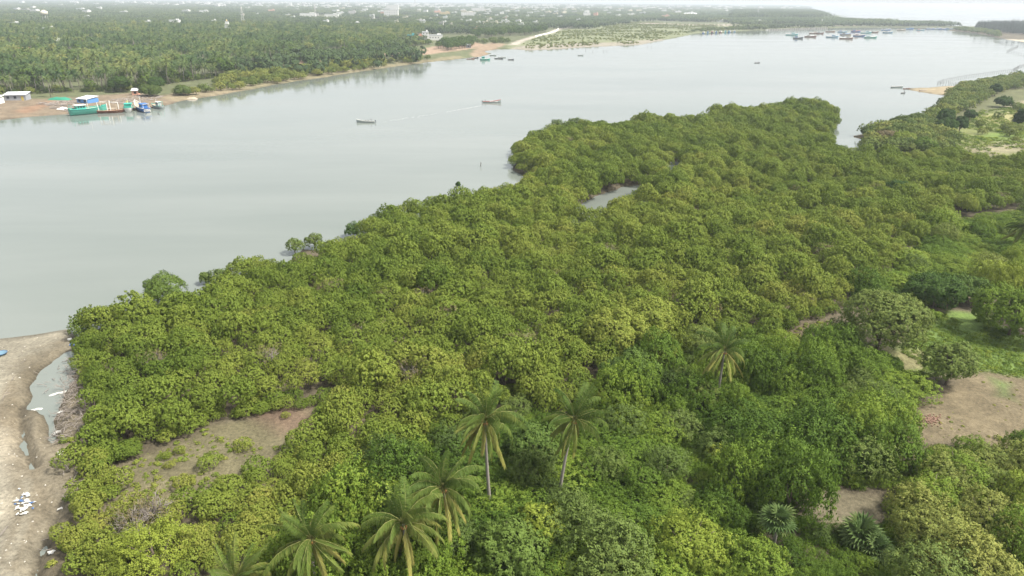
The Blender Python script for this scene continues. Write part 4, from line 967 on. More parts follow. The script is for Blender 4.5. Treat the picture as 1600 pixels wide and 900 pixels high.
# ------------------------------------------------------------------ bushes on the banks
LOW = [crown('bank_bush_mesh', M['scrub'], rsf, 2.6, 2.6, 1.7, 2.2, 16, 1.0, 16, 7, 0.24, low=-0.4, cr=0.35) for _ in range(4)]
LOWD = [crown('bank_tree_mesh', M['darktree'], rsf, 2.8, 2.8, 2.4, 4.2, 18, 1.1, 16, 7, 0.26, low=-0.5, cr=0.35) for _ in range(3)]
LOWT = [trunk_mesh('bank_trunk_mesh', rsf, 3.6, 0.16, 1.6, 4, M['bark']) for _ in range(2)]
LOWP = proto_set('bank_bush_proto', LOW); LOWDP = proto_set('bank_tree_proto', LOWD)
scatter_obj('grove_thicket', np.column_stack([UG, zat(UG) - 0.6]), LOWP, rng.uniform(0.5, 1.1, len(UG)), rng.uniform(0, 6.28, len(UG)), np.clip(rng.normal(0.45, 0.2, len(UG)), 0, 1), 'green thicket at the feet of the far palms')
def bushes(name, pl, sp, s0, s1, t0, label, group, seed, meshes=LOW, n_max=120, rest_name=None, dens=None, zs=1.0):
    q = scatter(pl, sp, 0.48, seed); r_ = np.random.default_rng(seed)
    if dens: q = q[fbm(q[:, 0], q[:, 1], dens[0], 3, seed) > dens[1]]
    q = q[height(q) > 0.15]
    ax, ay, ad = proj(np.column_stack([q, np.full(len(q), 2.0)])); k = (ax > 3) & (ax < 1597); q, ad, ax_, ay_ = q[k], ad[k], ax[k], ay[k]
    s_ = r_.uniform(s0, s1, len(q)); z_ = zat(q) - 0.25; t_ = np.clip(r_.normal(t0, 0.17, len(q)), 0, 1); rz_ = r_.uniform(0, 6.28, len(q))
    o2 = np.argsort(ad)
    for i in o2[:n_max]:
        tw_ = ('yellowish ' if t_[i] > t0 + 0.15 else 'dark ' if t_[i] < t0 - 0.15 else '')
        lb_ = tw_ + label; gr_ = tw_ + group
        if name == 'channel_bush':
            wh_ = ' by the sand spit' if 150 > ay_[i] else ' along the channel shore' if ax_[i] < 1420 else ' beside the footpath field'
            lb_ += wh_; gr_ += wh_
        rr_ = root(name, (q[i, 0], q[i, 1], z_[i]), rz_[i], lb_, 'tree' if meshes is LOWD else 'bush', gr_, (s_[i], s_[i], s_[i] * zs))
        link('trunk', LOWT[i % 2], rr_); link('crown', meshes[i % len(meshes)], rr_)['tint'] = float(t_[i])
    if rest_name and len(o2) > n_max:
        k = o2[n_max:]
        scatter_obj(rest_name[0], np.column_stack([q, z_])[k], LOWP if meshes is LOW else LOWDP, s_[k], rz_[k], t_[k], rest_name[1])
    return len(q)
nb = [bushes('bank_bush', poly([(262, 152), (300, 145), (360, 136), (430, 124), (470, 112), (560, 103), (620, 98), (700, 86), (735, 80), (735, 88), (680, 94), (600, 105), (520, 117), (440, 130), (360, 144), (290, 154)]), 7.0, 0.7, 1.35, 0.68, 'grey-green bush on the sandy far bank beside the river', 'bushes on the sandy far bank', 71, dens=(18, 0.36)),
      bushes('bank_bush', poly([(330, 130), (430, 118), (520, 104), (600, 97), (600, 103), (520, 112), (430, 126), (340, 140)]), 8.0, 1.0, 1.6, 0.78, 'leafy bush in the thicket between the far palms and the shore', 'bushes between the far palms and the shore', 72),
      bushes('field_bush', poly([(600, 79), (640, 75), (672, 72), (672, 69), (620, 72), (600, 75)]), 8.0, 1.0, 1.6, 0.35, 'dark grey-green bush in the hedge beside the brown field', 'hedge bushes beside the brown field', 73),
      bushes('field_tree', poly([(685, 74), (700, 70), (735, 66), (745, 70), (738, 76), (700, 82), (680, 78)]), 9.0, 1.0, 1.5, 0.5, 'rounded green tree in the clump by the orange landing', 'trees by the orange landing', 74, LOWD),
      bushes('far_tree', poly([(745, 62), (800, 58), (840, 56), (860, 50), (820, 50), (760, 54), (735, 58)]), 13.0, 1.2, 1.9, 0.6, 'green tree in the wood beside the embankment road', 'trees beside the embankment road', 75, LOWD),
      bushes('field_bush', poly([(745, 68), (775, 64), (800, 66), (790, 69), (750, 71)]), 10.0, 0.9, 1.4, 0.4, 'grey-green bush between the orange landing and the embankment', 'bushes between landing and embankment', 76),
      bushes('channel_bush', poly([(1350, 208), (1400, 187), (1445, 176), (1470, 166), (1482, 150), (1505, 137), (1545, 131), (1600, 122), (1680, 112), (1680, 130), (1600, 140), (1550, 150), (1515, 172), (1480, 188), (1462, 204), (1486, 226), (1480, 242), (1400, 247), (1352, 240), (1350, 226)]), 4.6, 0.8, 1.35, 0.55, 'green bush on the bank beyond the channel', 'bushes beyond the narrow channel', 77, n_max=280, rest_name=('bank_scrub', 'green scrub along the bank behind the stake fence')),
      bushes('field_bush', FIELD, 9.0, 0.35, 1.0, 0.6, 'small bush dotted over the green field', 'bushes dotted over the green field', 78, dens=(25, 0.52)),
      bushes('grove_tree', GROVE, 17.0, 1.0, 2.1, 0.85, 'round leafy tree growing among the far coconut palms', 'leafy trees among the far palms', 79, LOWD, 110, ('grove_undergrowth', 'round leafy trees scattered deep in the palm grove'), (80, 0.42)),
      bushes('point_bush', poly([(1485, 49), (1512, 51), (1540, 55), (1562, 60), (1562, 54), (1540, 50), (1500, 46)]), 12.0, 1.2, 1.9, 0.4, 'low bush on the shore of the wooded point', 'bushes on the wooded point', 80),
      bushes('shore_bush', poly([(1080, 52), (1100, 50.5), (1140, 48.5), (1200, 46.5), (1195, 44), (1120, 46.5), (1085, 49)]), 14.0, 1.0, 1.5, 0.4, 'low bush on the shore behind the moored cluster', 'bushes behind the moored cluster', 81)]
print('bushes', nb)
for (a, b_, rx, h, mt, ti, lb) in [(1474, 200, 4.5, 8.5, 'darktree', 0.35, 'tall dark tree beside the path and the pale fence'), (1474, 212, 4.6, 7.0, 'darktree', 0.4, 'dark tree in front of the tall dark one by the path'), (1497, 210, 3.4, 7.5, 'darktree', 0.15, 'dark pointed tree at the rim of the green field'),
                                   (1513, 192, 3.0, 6.0, 'darktree', 0.3, 'small dark pointed tree farther back in the green field'), (1553, 152, 3.4, 8.0, 'darktree', 0.2, 'slim dark tree above the bushes of the far bank'), (1566, 170, 4.6, 5.4, 'darktree', 0.4, 'wide dark bush before the tan field'),
                                   (1602, 203, 6.0, 8.5, 'darktree', 0.1, 'big dark tree cut by the frame edge at the field'), (1386, 228, 5.6, 5.0, 'drygrass', 0.6, 'yellow-brown bush at the end of the narrow channel'), (1408, 232, 5.5, 5.6, 'mangrove', 0.5, 'large bright bush next to the yellow-brown one'), (1405, 205, 6.2, 5.6, 'scrub', 0.15, 'wide grey-green acacia leaning over the channel'), (1430, 198, 5.2, 5.6, 'scrub', 0.2, 'second grey-green acacia along the channel'), (1357, 213, 3.8, 4.2, 'scrub', 0.2, 'grey-green acacia on the little mud spit'),
                                   (1440, 240, 5.0, 4.6, 'vine', 0.3, 'green bush at the foot of the footpath'), (190, 146, 6.0, 9.0, 'darktree', 0.45, 'dark round tree among the palms behind the boats'), (245, 143, 5.5, 8.0, 'darktree', 0.4, 'dark tree with visible trunk beside the palm grove'), (236, 152, 6.0, 6.0, 'scrub', 0.2, 'wide grey-green bush beside the red hut'), (286, 150, 5.5, 5.0, 'scrub', 0.25, 'grey-green bush on the sand beside the shore')]:
    big_tree('bank_tree', a, b_, rx, h, M[mt], lb, 'tree', ti, 20, rx * 0.3, int(a * 3 + b_), leaf=0.2)
# casuarinas on the point
def casuarina(name, rs):
    V, F = [], []
    for i in range(60):
        z = 2 + 11 * i / 60; r1 = 2.2 * (1 - (i / 60) ** 1.6) + 0.3; a = 2.4 * i; k = len(V); w_ = 0.7
        V += [(0, 0, z), (r1 * math.cos(a - 0.3), r1 * math.sin(a - 0.3), z + 0.5), (r1 * math.cos(a) * 1.15, r1 * math.sin(a) * 1.15, z + 1.4), (r1 * math.cos(a + 0.3), r1 * math.sin(a + 0.3), z + 0.4)]
        F.append((k, k + 1, k + 2, k + 3))
    return np_mesh(name, V, F, M['needle'], None, False)
CAS = proto_set('casuarina_proto', [casuarina('casuarina_mesh', rsf) for _ in range(3)])
wq = scatter(poly([(1522, 48), (1545, 51), (1600, 56), (1900, 80), (1900, 56), (1640, 43), (1560, 42), (1530, 43)]), 7.5, 0.48, 91)
scatter_obj('casuarina_wood', np.column_stack([wq, zat(wq)]), CAS, np.clip(rng.normal(1.0, 0.2, len(wq)), 0.5, 1.5), rng.uniform(0, 6.28, len(wq)), rng.uniform(0.2, 0.7, len(wq)), 'dark casuarina wood on the far point', 'wood')
# scrub of the grassy flat
sq = scatter(SCRUB, 6.5, 0.5, 92); sq = sq[fbm(sq[:, 0], sq[:, 1], 45, 3, 93) > 0.44]
sq = sq + rng.normal(0, 5, sq.shape)
sq = sq[(sdf(sq, strip(ROADP, 12)) < 0) & (sdf(sq, SCRUB) > 8)]
scatter_obj('flat_scrub', np.column_stack([sq, zat(sq) - 0.3]), LOWP, rng.uniform(0.18, 0.6, len(sq)), rng.uniform(0, 6.28, len(sq)), rng.uniform(0.45, 1.0, len(sq)), 'low scrub dotted over the grassy flat by the embankment')

# ------------------------------------------------------------------ the wooded plain to the horizon
def patch(name, rs, size, kt, palm):
    V, F, mi = [], [], []
    for t in range(kt):
        cx, cy = rs.uniform(-size / 2, size / 2, 2)
        isp = rs.random() < palm
        h = rs.uniform(7, 11.5) if isp else rs.uniform(5, 10)
        if isp:
            for i in range(9):
                a = 0.7 * i + rs.uniform(0, 0.3); L = rs.uniform(3, 4.2); e = rs.uniform(-0.9, 1.0); k = len(V)
                ex, ez = L * math.cos(e * 0.7), L * math.sin(e * 0.7) - 1.0
                V += [(cx, cy, h), (cx + ex * 0.6 * math.cos(a - 0.22), cy + ex * 0.6 * math.sin(a - 0.22), h + ez * 0.5 + 0.5), (cx + ex * math.cos(a), cy + ex * math.sin(a), h + ez), (cx + ex * 0.6 * math.cos(a + 0.22), cy + ex * 0.6 * math.sin(a + 0.22), h + ez * 0.5 + 0.5)]
                F.append((k, k + 1, k + 2, k + 3)); mi.append(0)
        else:
            R_ = rs.uniform(2.5, 4.5)
            for i in range(16):
                d = unit(rs.normal(0, 1, 3) + [0, 0, 0.6]); q = np.array([cx, cy, h - R_ * 0.6]) + d * R_ * np.array([1, 1, 0.75]); a = unit(np.cross(d, rs.normal(0, 1, 3))); b2 = np.cross(d, a); s_ = R_ * 0.42; k = len(V)
                V += [tuple(q - a * s_), tuple(q - b2 * s_), tuple(q + a * s_), tuple(q + b2 * s_)]; F.append((k, k + 1, k + 2, k + 3)); mi.append(1)
    me_ = np_mesh(name, V, F, None, None, False)
    me_.materials.append(M['farpalm']); me_.materials.append(M['farleaf']); me_.polygons.foreach_set('material_index', mi); me_.update()
    return me_
M['farleaf'] = leaf_mat('far_tree_leaves', (0.035, 0.062, 0.028), (0.062, 0.095, 0.036), (0.12, 0.15, 0.05))
rsq = np.random.default_rng(808)
PATCH = proto_set('plain_patch', [patch('plain_patch_mesh', rsq, 66, 85, 0.6) for _ in range(3)] + [patch('plain_patch_mesh', rsq, 66, 75, 0.25) for _ in range(3)])
def ring(r0, r1, sp, seed):
    return scatter(np.array([[r0 * math.sin(a), r0 * math.cos(a)] for a in np.linspace(R(-44), R(40), 30)] + [[r1 * math.sin(a), r1 * math.cos(a)] for a in np.linspace(R(40), R(-44), 30)]), sp, 0.35, seed)
pts_, scs_ = [], []
NOWOOD = [SCRUB, strip(ROADP, 25), GROVE, poly([(560, 92), (640, 55), (800, 52), (860, 50), (830, 80), (700, 98)]), poly([(1000, 30), (1060, 34.5), (1150, 36), (1150, 42), (1000, 42)])]
for r0, r1, sp, s_ in ((600, 2600, 52, 1.0), (2600, 6000, 92, 1.75), (6000, 13500, 185, 3.2)):
    q = ring(r0, r1, sp, int(r0))
    k = sdf(q, LAND_N) > sp * 0.55
    for pl in NOWOOD: k &= sdf(q, pl) < 18
    q = q[k]
    x_, y_, d_ = proj(np.column_stack([q, np.full(len(q), 5.0)]))
    town = np.exp(-((x_ - 780) / 330) ** 2) * (d_ > 1300) * (d_ < 6000)
    g = fbm(q[:, 0], q[:, 1], 230, 3, 97)
    k = (g > 0.30 + 0.13 * town) & (x_ > -80) & (x_ < 1640)
    q = q[k]; pts_.append(q); scs_.append(np.stack([np.full(len(q), s_), np.full(len(q), s_), 0.9 + 0.12 * s_ + rng.uniform(-0.1, 0.2, len(q))], 1))
q = np.vstack(pts_); s3 = np.vstack(scs_)
scatter_obj('plain_woodland', np.column_stack([q, zat(q) - 0.3]), PATCH, s3, rng.integers(0, 4, len(q)) * 1.5708, np.clip(rng.normal(0.45, 0.18, len(q)), 0, 1), 'hazy green woodland and palms covering the plain to the horizon')
hq = scatter(poly([(1150, 37), (1270, 37), (1330, 40), (1420, 42), (1480, 42.5), (1480, 41.2), (1400, 38), (1340, 34.5), (1300, 31), (1280, 26), (1268, 20), (1150, 20)]), 45, 0.4, 98)
hx, hy, hd = proj(np.column_stack([hq, np.zeros(len(hq))])); hh = 1.0 + 0.9 * ((hx < 1285) & (hy < 33))
scatter_obj('bar_woodland', np.column_stack([hq, zat(hq) - 0.3]), PATCH, np.stack([np.full(len(hq), 0.85), np.full(len(hq), 0.85), hh], 1), rng.integers(0, 4, len(hq)) * 1.5708, np.clip(rng.normal(0.35, 0.15, len(hq)), 0, 1), 'dark green trees on the sand bar before the sea')
print('patches', len(q))
# ------------------------------------------------------------------ houses
W = {k: plain('wall_' + k, c_, 0.85, 0.12, 0.6) for k, c_ in {'white': (0.66, 0.65, 0.62), 'cream': (0.66, 0.60, 0.47), 'pink': (0.60, 0.33, 0.24), 'teal': (0.08, 0.36, 0.40), 'grey': (0.30, 0.31, 0.33), 'blue': (0.10, 0.24, 0.50), 'ochre': (0.55, 0.42, 0.22), 'concrete': (0.44, 0.43, 0.41)}.items()}
RF = {k: plain('roof_' + k, c_, 0.75, 0.15, 0.5) for k, c_ in {'white': (0.55, 0.56, 0.57), 'flat': (0.42, 0.40, 0.38), 'tile': (0.50, 0.19, 0.11), 'metal': (0.60, 0.62, 0.63), 'thatch': (0.25, 0.20, 0.14), 'green': (0.03, 0.22, 0.14)}.items()}
M['pane'] = plain('dark_window', (0.03, 0.035, 0.04), 0.2, 0.2, 1)
M['door'] = plain('painted_door', (0.50, 0.38, 0.08), 0.6, 0.2, 2)
def house(name, px_, py_, w_, d_, h, rz, wall, roof, label, group=None, kind='flat', nwin=0, door=False, z0=None, cat='house', storeys=1):
    p_ = P(px_, py_, 0.8)
    r_ = root(name, (p_[0], p_[1], float(zat([p_])[0]) if z0 is None else z0), rz, label, cat, group)
    MB().box((0, 0, h / 2 - 0.2), (w_, d_, h + 0.4)).build('wall', W[wall], r_)
    if kind == 'flat':
        mb = MB().box((0, 0, h + 0.06), (w_ + 0.5, d_ + 0.5, 0.16))
        for sx, sy, lx, ly in ((0, -1, w_ + 0.5, 0.16), (0, 1, w_ + 0.5, 0.16), (-1, 0, 0.16, d_ + 0.1), (1, 0, 0.16, d_ + 0.1)):
            mb.box((sx * (w_ / 2 + 0.16), sy * (d_ / 2 + 0.16), h + 0.5), (lx, ly, 0.72))
        mb.build('roof', RF[roof] if roof in RF else W[roof], r_)
        if w_ > 7: MB().box((w_ * 0.25, d_ * 0.15, h + 1.4), (w_ * 0.28, d_ * 0.35, 2.5)).build('stair_room', W[wall], r_)
    elif kind == 'shed':
        MB().add([(-w_ / 2 - 0.4, -d_ / 2 - 0.5, h - 0.1), (w_ / 2 + 0.4, -d_ / 2 - 0.5, h - 0.1), (w_ / 2 + 0.4, d_ / 2 + 0.4, h + 0.9), (-w_ / 2 - 0.4, d_ / 2 + 0.4, h + 0.9), (-w_ / 2 - 0.4, -d_ / 2 - 0.5, h + 0.05), (w_ / 2 + 0.4, -d_ / 2 - 0.5, h + 0.05), (w_ / 2 + 0.4, d_ / 2 + 0.4, h + 1.05), (-w_ / 2 - 0.4, d_ / 2 + 0.4, h + 1.05)],
                 [(0, 3, 2, 1), (4, 5, 6, 7), (0, 1, 5, 4), (1, 2, 6, 5), (2, 3, 7, 6), (3, 0, 4, 7)]).build('roof', RF[roof], r_)
    else:
        g = d_ * 0.3
        MB().add([(-w_ / 2 - 0.4, -d_ / 2 - 0.5, h - 0.15), (w_ / 2 + 0.4, -d_ / 2 - 0.5, h - 0.15), (w_ / 2 + 0.4, 0, h + g), (-w_ / 2 - 0.4, 0, h + g), (w_ / 2 + 0.4, d_ / 2 + 0.5, h - 0.15), (-w_ / 2 - 0.4, d_ / 2 + 0.5, h - 0.15),
                  (-w_ / 2, -d_ / 2, h - 0.2), (-w_ / 2, d_ / 2, h - 0.2), (-w_ / 2, 0, h + g - 0.2), (w_ / 2, -d_ / 2, h - 0.2), (w_ / 2, d_ / 2, h - 0.2), (w_ / 2, 0, h + g - 0.2)], [(0, 1, 2, 3), (3, 2, 4, 5), (6, 8, 7), (9, 10, 11)]).build('roof', RF[roof], r_)
    if nwin:
        wm = MB().box((0, 0, 0), (1.3, 0.1, 1.3)).mesh('window_mesh', M['pane']); sh = h / storeys
        for s_ in range(storeys):
            for i in range(nwin):
                if door and s_ == 0 and i == nwin - 1: continue
                link('window', wm, r_, ((i + 0.5) / nwin * w_ - w_ / 2, -d_ / 2 - 0.04, sh * s_ + sh * 0.55))
        for i in range(max(1, nwin // 2)):
            link('window', wm, r_, (-w_ / 2 - 0.04, (i + 0.5) / max(1, nwin // 2) * d_ - d_ / 2, h * 0.55), 1.5708)
    if door: MB().box((0, 0, 0), (1.2, 0.1, 2.2)).build('door', M['door'], r_, False, ((nwin - 0.5) / max(nwin, 1) * w_ - w_ / 2, -d_ / 2 - 0.04, 1.1))
    return r_
house('fisher_hut', 29, 157, 11, 6, 3.0, 0.18, 'grey', 'metal', 'grey hut with pale sloping metal roof on the landing', None, 'shed', 3, True, cat='hut')
house('fisher_hut', -6, 163, 6, 6, 3.0, 0.1, 'white', 'metal', 'pale hut cut by the frame edge on the landing', None, 'shed', 1, cat='hut')
house('boat_shed', 138, 161, 8, 7, 2.2, -0.35, 'blue', 'white', 'blue shed with big white sloping roof behind the teal trawler', None, 'shed', 2, cat='shed')
house('red_hut', 213, 149, 3.6, 3, 2.6, 0.2, 'pink', 'white', 'tiny red hut with white top by the grey-green bush', None, 'shed', 1, cat='hut')
house('roadside_house', 643, 65, 11, 9, 8.0, 0.1, 'teal', 'teal', 'bright turquoise house at the rim of the palm grove', None, 'flat', 2, True, storeys=2)
house('roadside_house', 655, 65.5, 9, 9, 7.5, 0.1, 'pink', 'pink', 'salmon pink house beside the turquoise one', None, 'flat', 2, True, storeys=2)
house('roadside_house', 665, 64, 9, 9, 11.5, 0.1, 'white', 'white', 'tall narrow white house beside the salmon one', None, 'flat', 2, True, storeys=3)
house('roadside_house', 681, 63, 20, 10, 6.5, 0.1, 'white', 'white', 'long low white house next to the tall narrow one', None, 'flat', 5, True)
house('roadside_house', 743, 51, 10, 9, 8.0, 0.1, 'pink', 'flat', 'pale pink house in front of the green wood', None, 'flat', 2)
house('tiled_house', 35, 92, 16, 10, 7.0, 0.2, 'white', 'tile', 'house with orange tiled roof deep in the palms', None, 'gable', 3)
house('village_house', 75, 58, 22, 14, 12.0, 0.1, 'white', 'white', 'white house in a gap of the palms below the water tank', None, 'flat', 4, storeys=2)
house('village_house', 152, 56, 22, 12, 11.5, 0.0, 'white', 'white', 'wide white house among palms above the boats', None, 'flat', 4, storeys=2)
house('village_house', 92, 81, 10, 8, 11.0, 0.3, 'white', 'metal', 'small white roof between palms beside the tiled house', None, 'flat', 2)
house('village_house', 62, 80, 9, 8, 10.5, 0.3, 'white', 'metal', 'small white house just behind the tiled roof', None, 'flat', 2)
house('village_house', 25, 47, 16, 10, 11.5, 0.1, 'white', 'white', 'pale house near the frame edge deep in the woodland', None, 'flat', 2)
house('village_house', 275, 44, 18, 12, 14, 0.1, 'white', 'white', 'bluish white house in front of the long white row', None, 'flat', 3)
house('apartment_block', 612, 30, 42, 22, 26.0, 0.05, 'white', 'white', 'tall white block standing over the palms', None, 'flat', 6, storeys=5, cat='building')
house('apartment_block', 614, 18, 60, 30, 30.0, 0.05, 'white', 'white', 'pale wide block fading in haze behind the tall one', None, 'flat', 6, storeys=5, cat='building')
house('long_hall', 482, 29, 46, 18, 14, 0.1, 'white', 'white', 'long low white hall at the edge of the town', None, 'flat', 6, cat='building')
house('long_hall', 519, 30, 40, 16, 13, 0.1, 'white', 'white', 'second white hall right of the long one', None, 'flat', 6, cat='building')
house('school_block', 731, 30, 40, 20, 20, 0.1, 'white', 'cream', 'white multi-storey block over the palms', None, 'flat', 6, storeys=4, cat='building')
house('school_block', 695, 27, 36, 18, 16, 0.1, 'ochre', 'cream', 'ochre topped block in the town', None, 'flat', 5, storeys=3, cat='building')
house('school_block', 747, 22, 55, 22, 24, 0.1, 'white', 'white', 'wide white block far back in the town', None, 'flat', 6, storeys=4, cat='building')
house('warehouse', 1078, 26.5, 50, 20, 9, 0.05, 'white', 'white', 'long white warehouse beyond the grassy flat', None, 'gable', 0, cat='warehouse')
house('warehouse', 1105, 33.5, 42, 14, 4.5, 0.02, 'cream', 'white', 'low pale warehouse behind the sandy strip', None, 'gable', 0, cat='warehouse')
house('warehouse', 1128, 35, 30, 12, 4.5, 0.02, 'white', 'white', 'short pale warehouse right of the low one', None, 'gable', 0, cat='warehouse')
house('shore_house', 1183, 38, 22, 14, 9, 0.1, 'white', 'white', 'white house in the wood behind the jetty', None, 'flat', 3)
house('landing_house', 732, 75, 6, 6, 3.4, 0.1, 'grey', 'metal', 'little grey hut in the clump by the orange landing', None, 'shed', 1, cat='hut')
# the crowd of town houses
rsh = np.random.default_rng(909); ht = 0
hq_ = []
while len(hq_) < 170:
    u = rsh.random()
    if u < 0.62: a, b_ = rsh.normal(800, 130), rsh.uniform(15, 46) if rsh.random() < 0.6 else rsh.uniform(12, 25)
    elif u < 0.93: a, b_ = rsh.uniform(380, 1130), rsh.uniform(11, 30)
    else: a, b_ = rsh.uniform(0, 420), rsh.uniform(9, 45)
    p_ = P(a, b_, 0.8)[None]
    if sdf(p_, LAND_N)[0] < 30 or sdf(p_, SCRUB)[0] > -10 or sdf(p_, GROVE)[0] > -5 or np.hypot(*p_[0]) > 9500 or a > 1150: continue
    if any(sdf(p_, pl)[0] > 0 for pl in NOWOOD): continue
    if any(abs(a - x_) < 9 and abs(b_ - y_) < 2 for x_, y_ in hq_): continue
    hq_.append((a, b_))
for a, b_ in hq_:
    D_ = np.hypot(*P(a, b_, 0.8)); k_ = 1 + (D_ > 2500) * 0.8
    wl_ = rsh.choice(['white', 'white', 'white', 'cream', 'concrete', 'pink'], p=[0.34, 0.2, 0.2, 0.14, 0.06, 0.06])
    near_ = D_ < 1700
    house('town_house', a, b_, rsh.uniform(8, 15) * k_, rsh.uniform(7, 11) * k_, rsh.uniform(8.5, 12.5) * (1 + (D_ > 2500) * 0.35), rsh.uniform(-0.3, 0.3), wl_, 'white' if wl_ == 'white' else 'flat',
          ('pale' if wl_ != 'pink' else 'pinkish') + (' small house among trees at the back of the far grove' if a < 420 else ' small town house among trees behind the embankment' if near_ else ' small house of the hazy distant town'),
          ('pinkish ' if wl_ == 'pink' else '') + ('houses at the back of the grove' if a < 420 else 'houses behind the embankment' if near_ else 'houses of the hazy distant town'), 'flat', 3 if near_ else 0, storeys=2)
mb = MB()
for i in range(420):
    a, b_ = rsh.normal(680, 260), rsh.uniform(8, 16); p_ = P(a, b_ + 0.0075 * (a - 800), 0.8)
    if not 3500 < np.hypot(*p_) < 12000 or sdf(p_[None], LAND_N)[0] < 60: continue
    s_ = rsh.uniform(14, 30) * np.hypot(*p_) / 6000 + 6; h_ = rsh.uniform(12, 20) * (1 + (np.hypot(*p_) > 6000) * 0.4)
    mb.box((p_[0], p_[1], h_ / 2), (s_, s_ * 0.7, h_), rsh.uniform(-0.3, 0.3)); mb.box((p_[0] + s_ * 0.2, p_[1], h_ + 1.2), (s_ * 0.3, s_ * 0.3, 2.4))
tag(mb.build('far_town', W['white']), 'hazy white buildings of the town near the horizon', 'town', None, 'stuff')
# temple tower, water tank, masts, beacon
def tower(px_, py_, tiers, label, name, wall='white'):
    p_ = P(px_, py_, 0.8); r_ = root(name, (*p_, float(zat([p_])[0])), 0.1, label, 'temple')
    z = 0
    for i, (w_, d_, h) in enumerate(tiers):
        MB().box((0, 0, z + h / 2), (w_, d_, h), 0, 0.9).box((0, 0, z + h - 0.2), (w_ * 1.02, d_ * 1.02, 0.4)).build('tier', W[wall], r_); z += h
    MB().tube([(0, 0, z - 0.2), (0, 0, z + 0.8), (0, 0, z + 1.6), (0, 0, z + 3.2)], [1.0, 1.3, 0.7, 0.1], 8).build('finial', W['ochre'], r_, True)
tower(358, 60, [(13, 9, 8), (9, 7, 4.5), (7.4, 5.8, 4), (5.8, 4.8, 3.5), (4.4, 3.8, 3)], 'white tapering temple tower rising from the palms', 'temple_tower')
p_ = P(73, 38, 0.8); r_ = root('water_tank', (*p_, 0.8), 0, 'pale water tank on legs above the woodland', 'water tank')
for sx in (-1, 1):
    for sy in (-1, 1): MB().tube([(sx * 4, sy * 4, 0), (sx * 3.2, sy * 3.2, 20)], 0.6, 5).build('leg', W['concrete'], r_)
MB().tube([(0, 0, 19), (0, 0, 20), (0, 0, 26), (0, 0, 28.5)], [3, 7, 7, 1.5], 14).build('tank', W['cream'], r_, True)
M['mast'] = plain('mast_steel', (0.52, 0.50, 0.50), 0.6, 0.15, 2)
def mast(px_, py_, h, label, w_=3.0):
    p_ = P(px_, py_, 0.8); r_ = root('lattice_mast', (*p_, 0.8), 0.4, label, 'mast')
    for sx in (-1, 1):
        for sy in (-1, 1): MB().tube([(sx * w_, sy * w_, 0), (sx * 0.5, sy * 0.5, h)], 0.28, 4).build('leg', M['mast'], r_)
    nb_ = 9
    for i in range(nb_):
        z0, z1 = h * i / nb_, h * (i + 1) / nb_; a0, a1 = w_ + (0.5 - w_) * i / nb_, w_ + (0.5 - w_) * (i + 1) / nb_
        MB().tube([(-a0, -a0, z0), (a1, -a1, z1)], 0.15, 4).build('brace', M['mast'], r_); MB().tube([(a0, -a0, z0), (-a1, -a1, z1)], 0.15, 4).build('brace', M['mast'], r_)
    MB().tube([(0, 0, h - 4), (0, 0, h - 1)], 1.2, 8).build('antenna', W['white'], r_)
mast(381, 44, 40, 'steel lattice mast behind the temple tower', 3.5)
mast(494, 33, 42, 'steel lattice mast at the edge of the town halls', 3.0)
mast(546, 14, 75, 'thin mast on the horizon above the town', 5); mast(649, 15, 60, 'short mast on the horizon right of the thin one', 5); mast(129, 11, 60, 'small mast on the horizon above the dense woodland', 5); mast(1183, 30, 45, 'thin mast over the wood behind the jetty', 3)
p_ = P(1283, 40, 0.8); r_ = root('beacon_tower', (*p_, 0.8), 0, 'white tapering beacon on the sand bar', 'beacon')
MB().tube([(0, 0, 0), (0, 0, 6), (0.6, 0, 13)], [3.5, 2.0, 1.1], 8).build('shaft', W['white'], r_); MB().tube([(0.6, 0, 13), (0.6, 0, 14.5), (0.6, 0, 15.2)], [1.5, 1.3, 0.2], 8).build('cap', W['white'], r_)
# stone jetty
M['rock'] = plain('jetty_rock', (0.30, 0.28, 0.25), 0.9, 0.35, 0.8)
a, b_ = P(1198, 47.4), P(1291, 44.4); L_ = np.linalg.norm(b_ - a); ang_ = math.atan2(*(b_ - a)[::-1])
jt = root('stone_jetty', (*a, 0), ang_, 'long stone jetty at the harbour mouth', 'jetty')
MB().box((L_ / 2, 0, 0.6), (L_, 7, 2.4), 0, 0.98).build('deck', W['concrete'], jt)
pm = MB().box((0, 0, 0), (2.6, 2.2, 3.4), 0.1, 0.75).mesh('rock_mesh', M['rock'])
for i in range(int(L_ / 5)): link('rock', pm, jt, (i * 5 + 2, -4.4 + 0.5 * math.sin(i * 2.3), 0.9), i * 0.7)
# white retaining wall of the embankment road
a = np.array([P(*q_) for q_ in [(836, 59), (845, 56.5), (858, 53.4), (869, 50), (872, 46.5)]])
V, F = [], []
for i, q_ in enumerate(a): V += [(q_[0], q_[1], 0), (q_[0], q_[1], 3.2), (q_[0] + 1.2, q_[1] + 1.2, 3.2), (q_[0] + 1.2, q_[1] + 1.2, 0)]
for i in range(len(a) - 1):
    k = 4 * i; F += [(k, k + 4, k + 5, k + 1), (k + 1, k + 5, k + 6, k + 2), (k + 2, k + 6, k + 7, k + 3)]
F += [(0, 1, 2, 3), (k + 4, k + 7, k + 6, k + 5)]
tag(MB().add(V, F).build('retaining_wall', W['white']), 'white retaining wall along the embankment road', 'wall', None, 'thing')

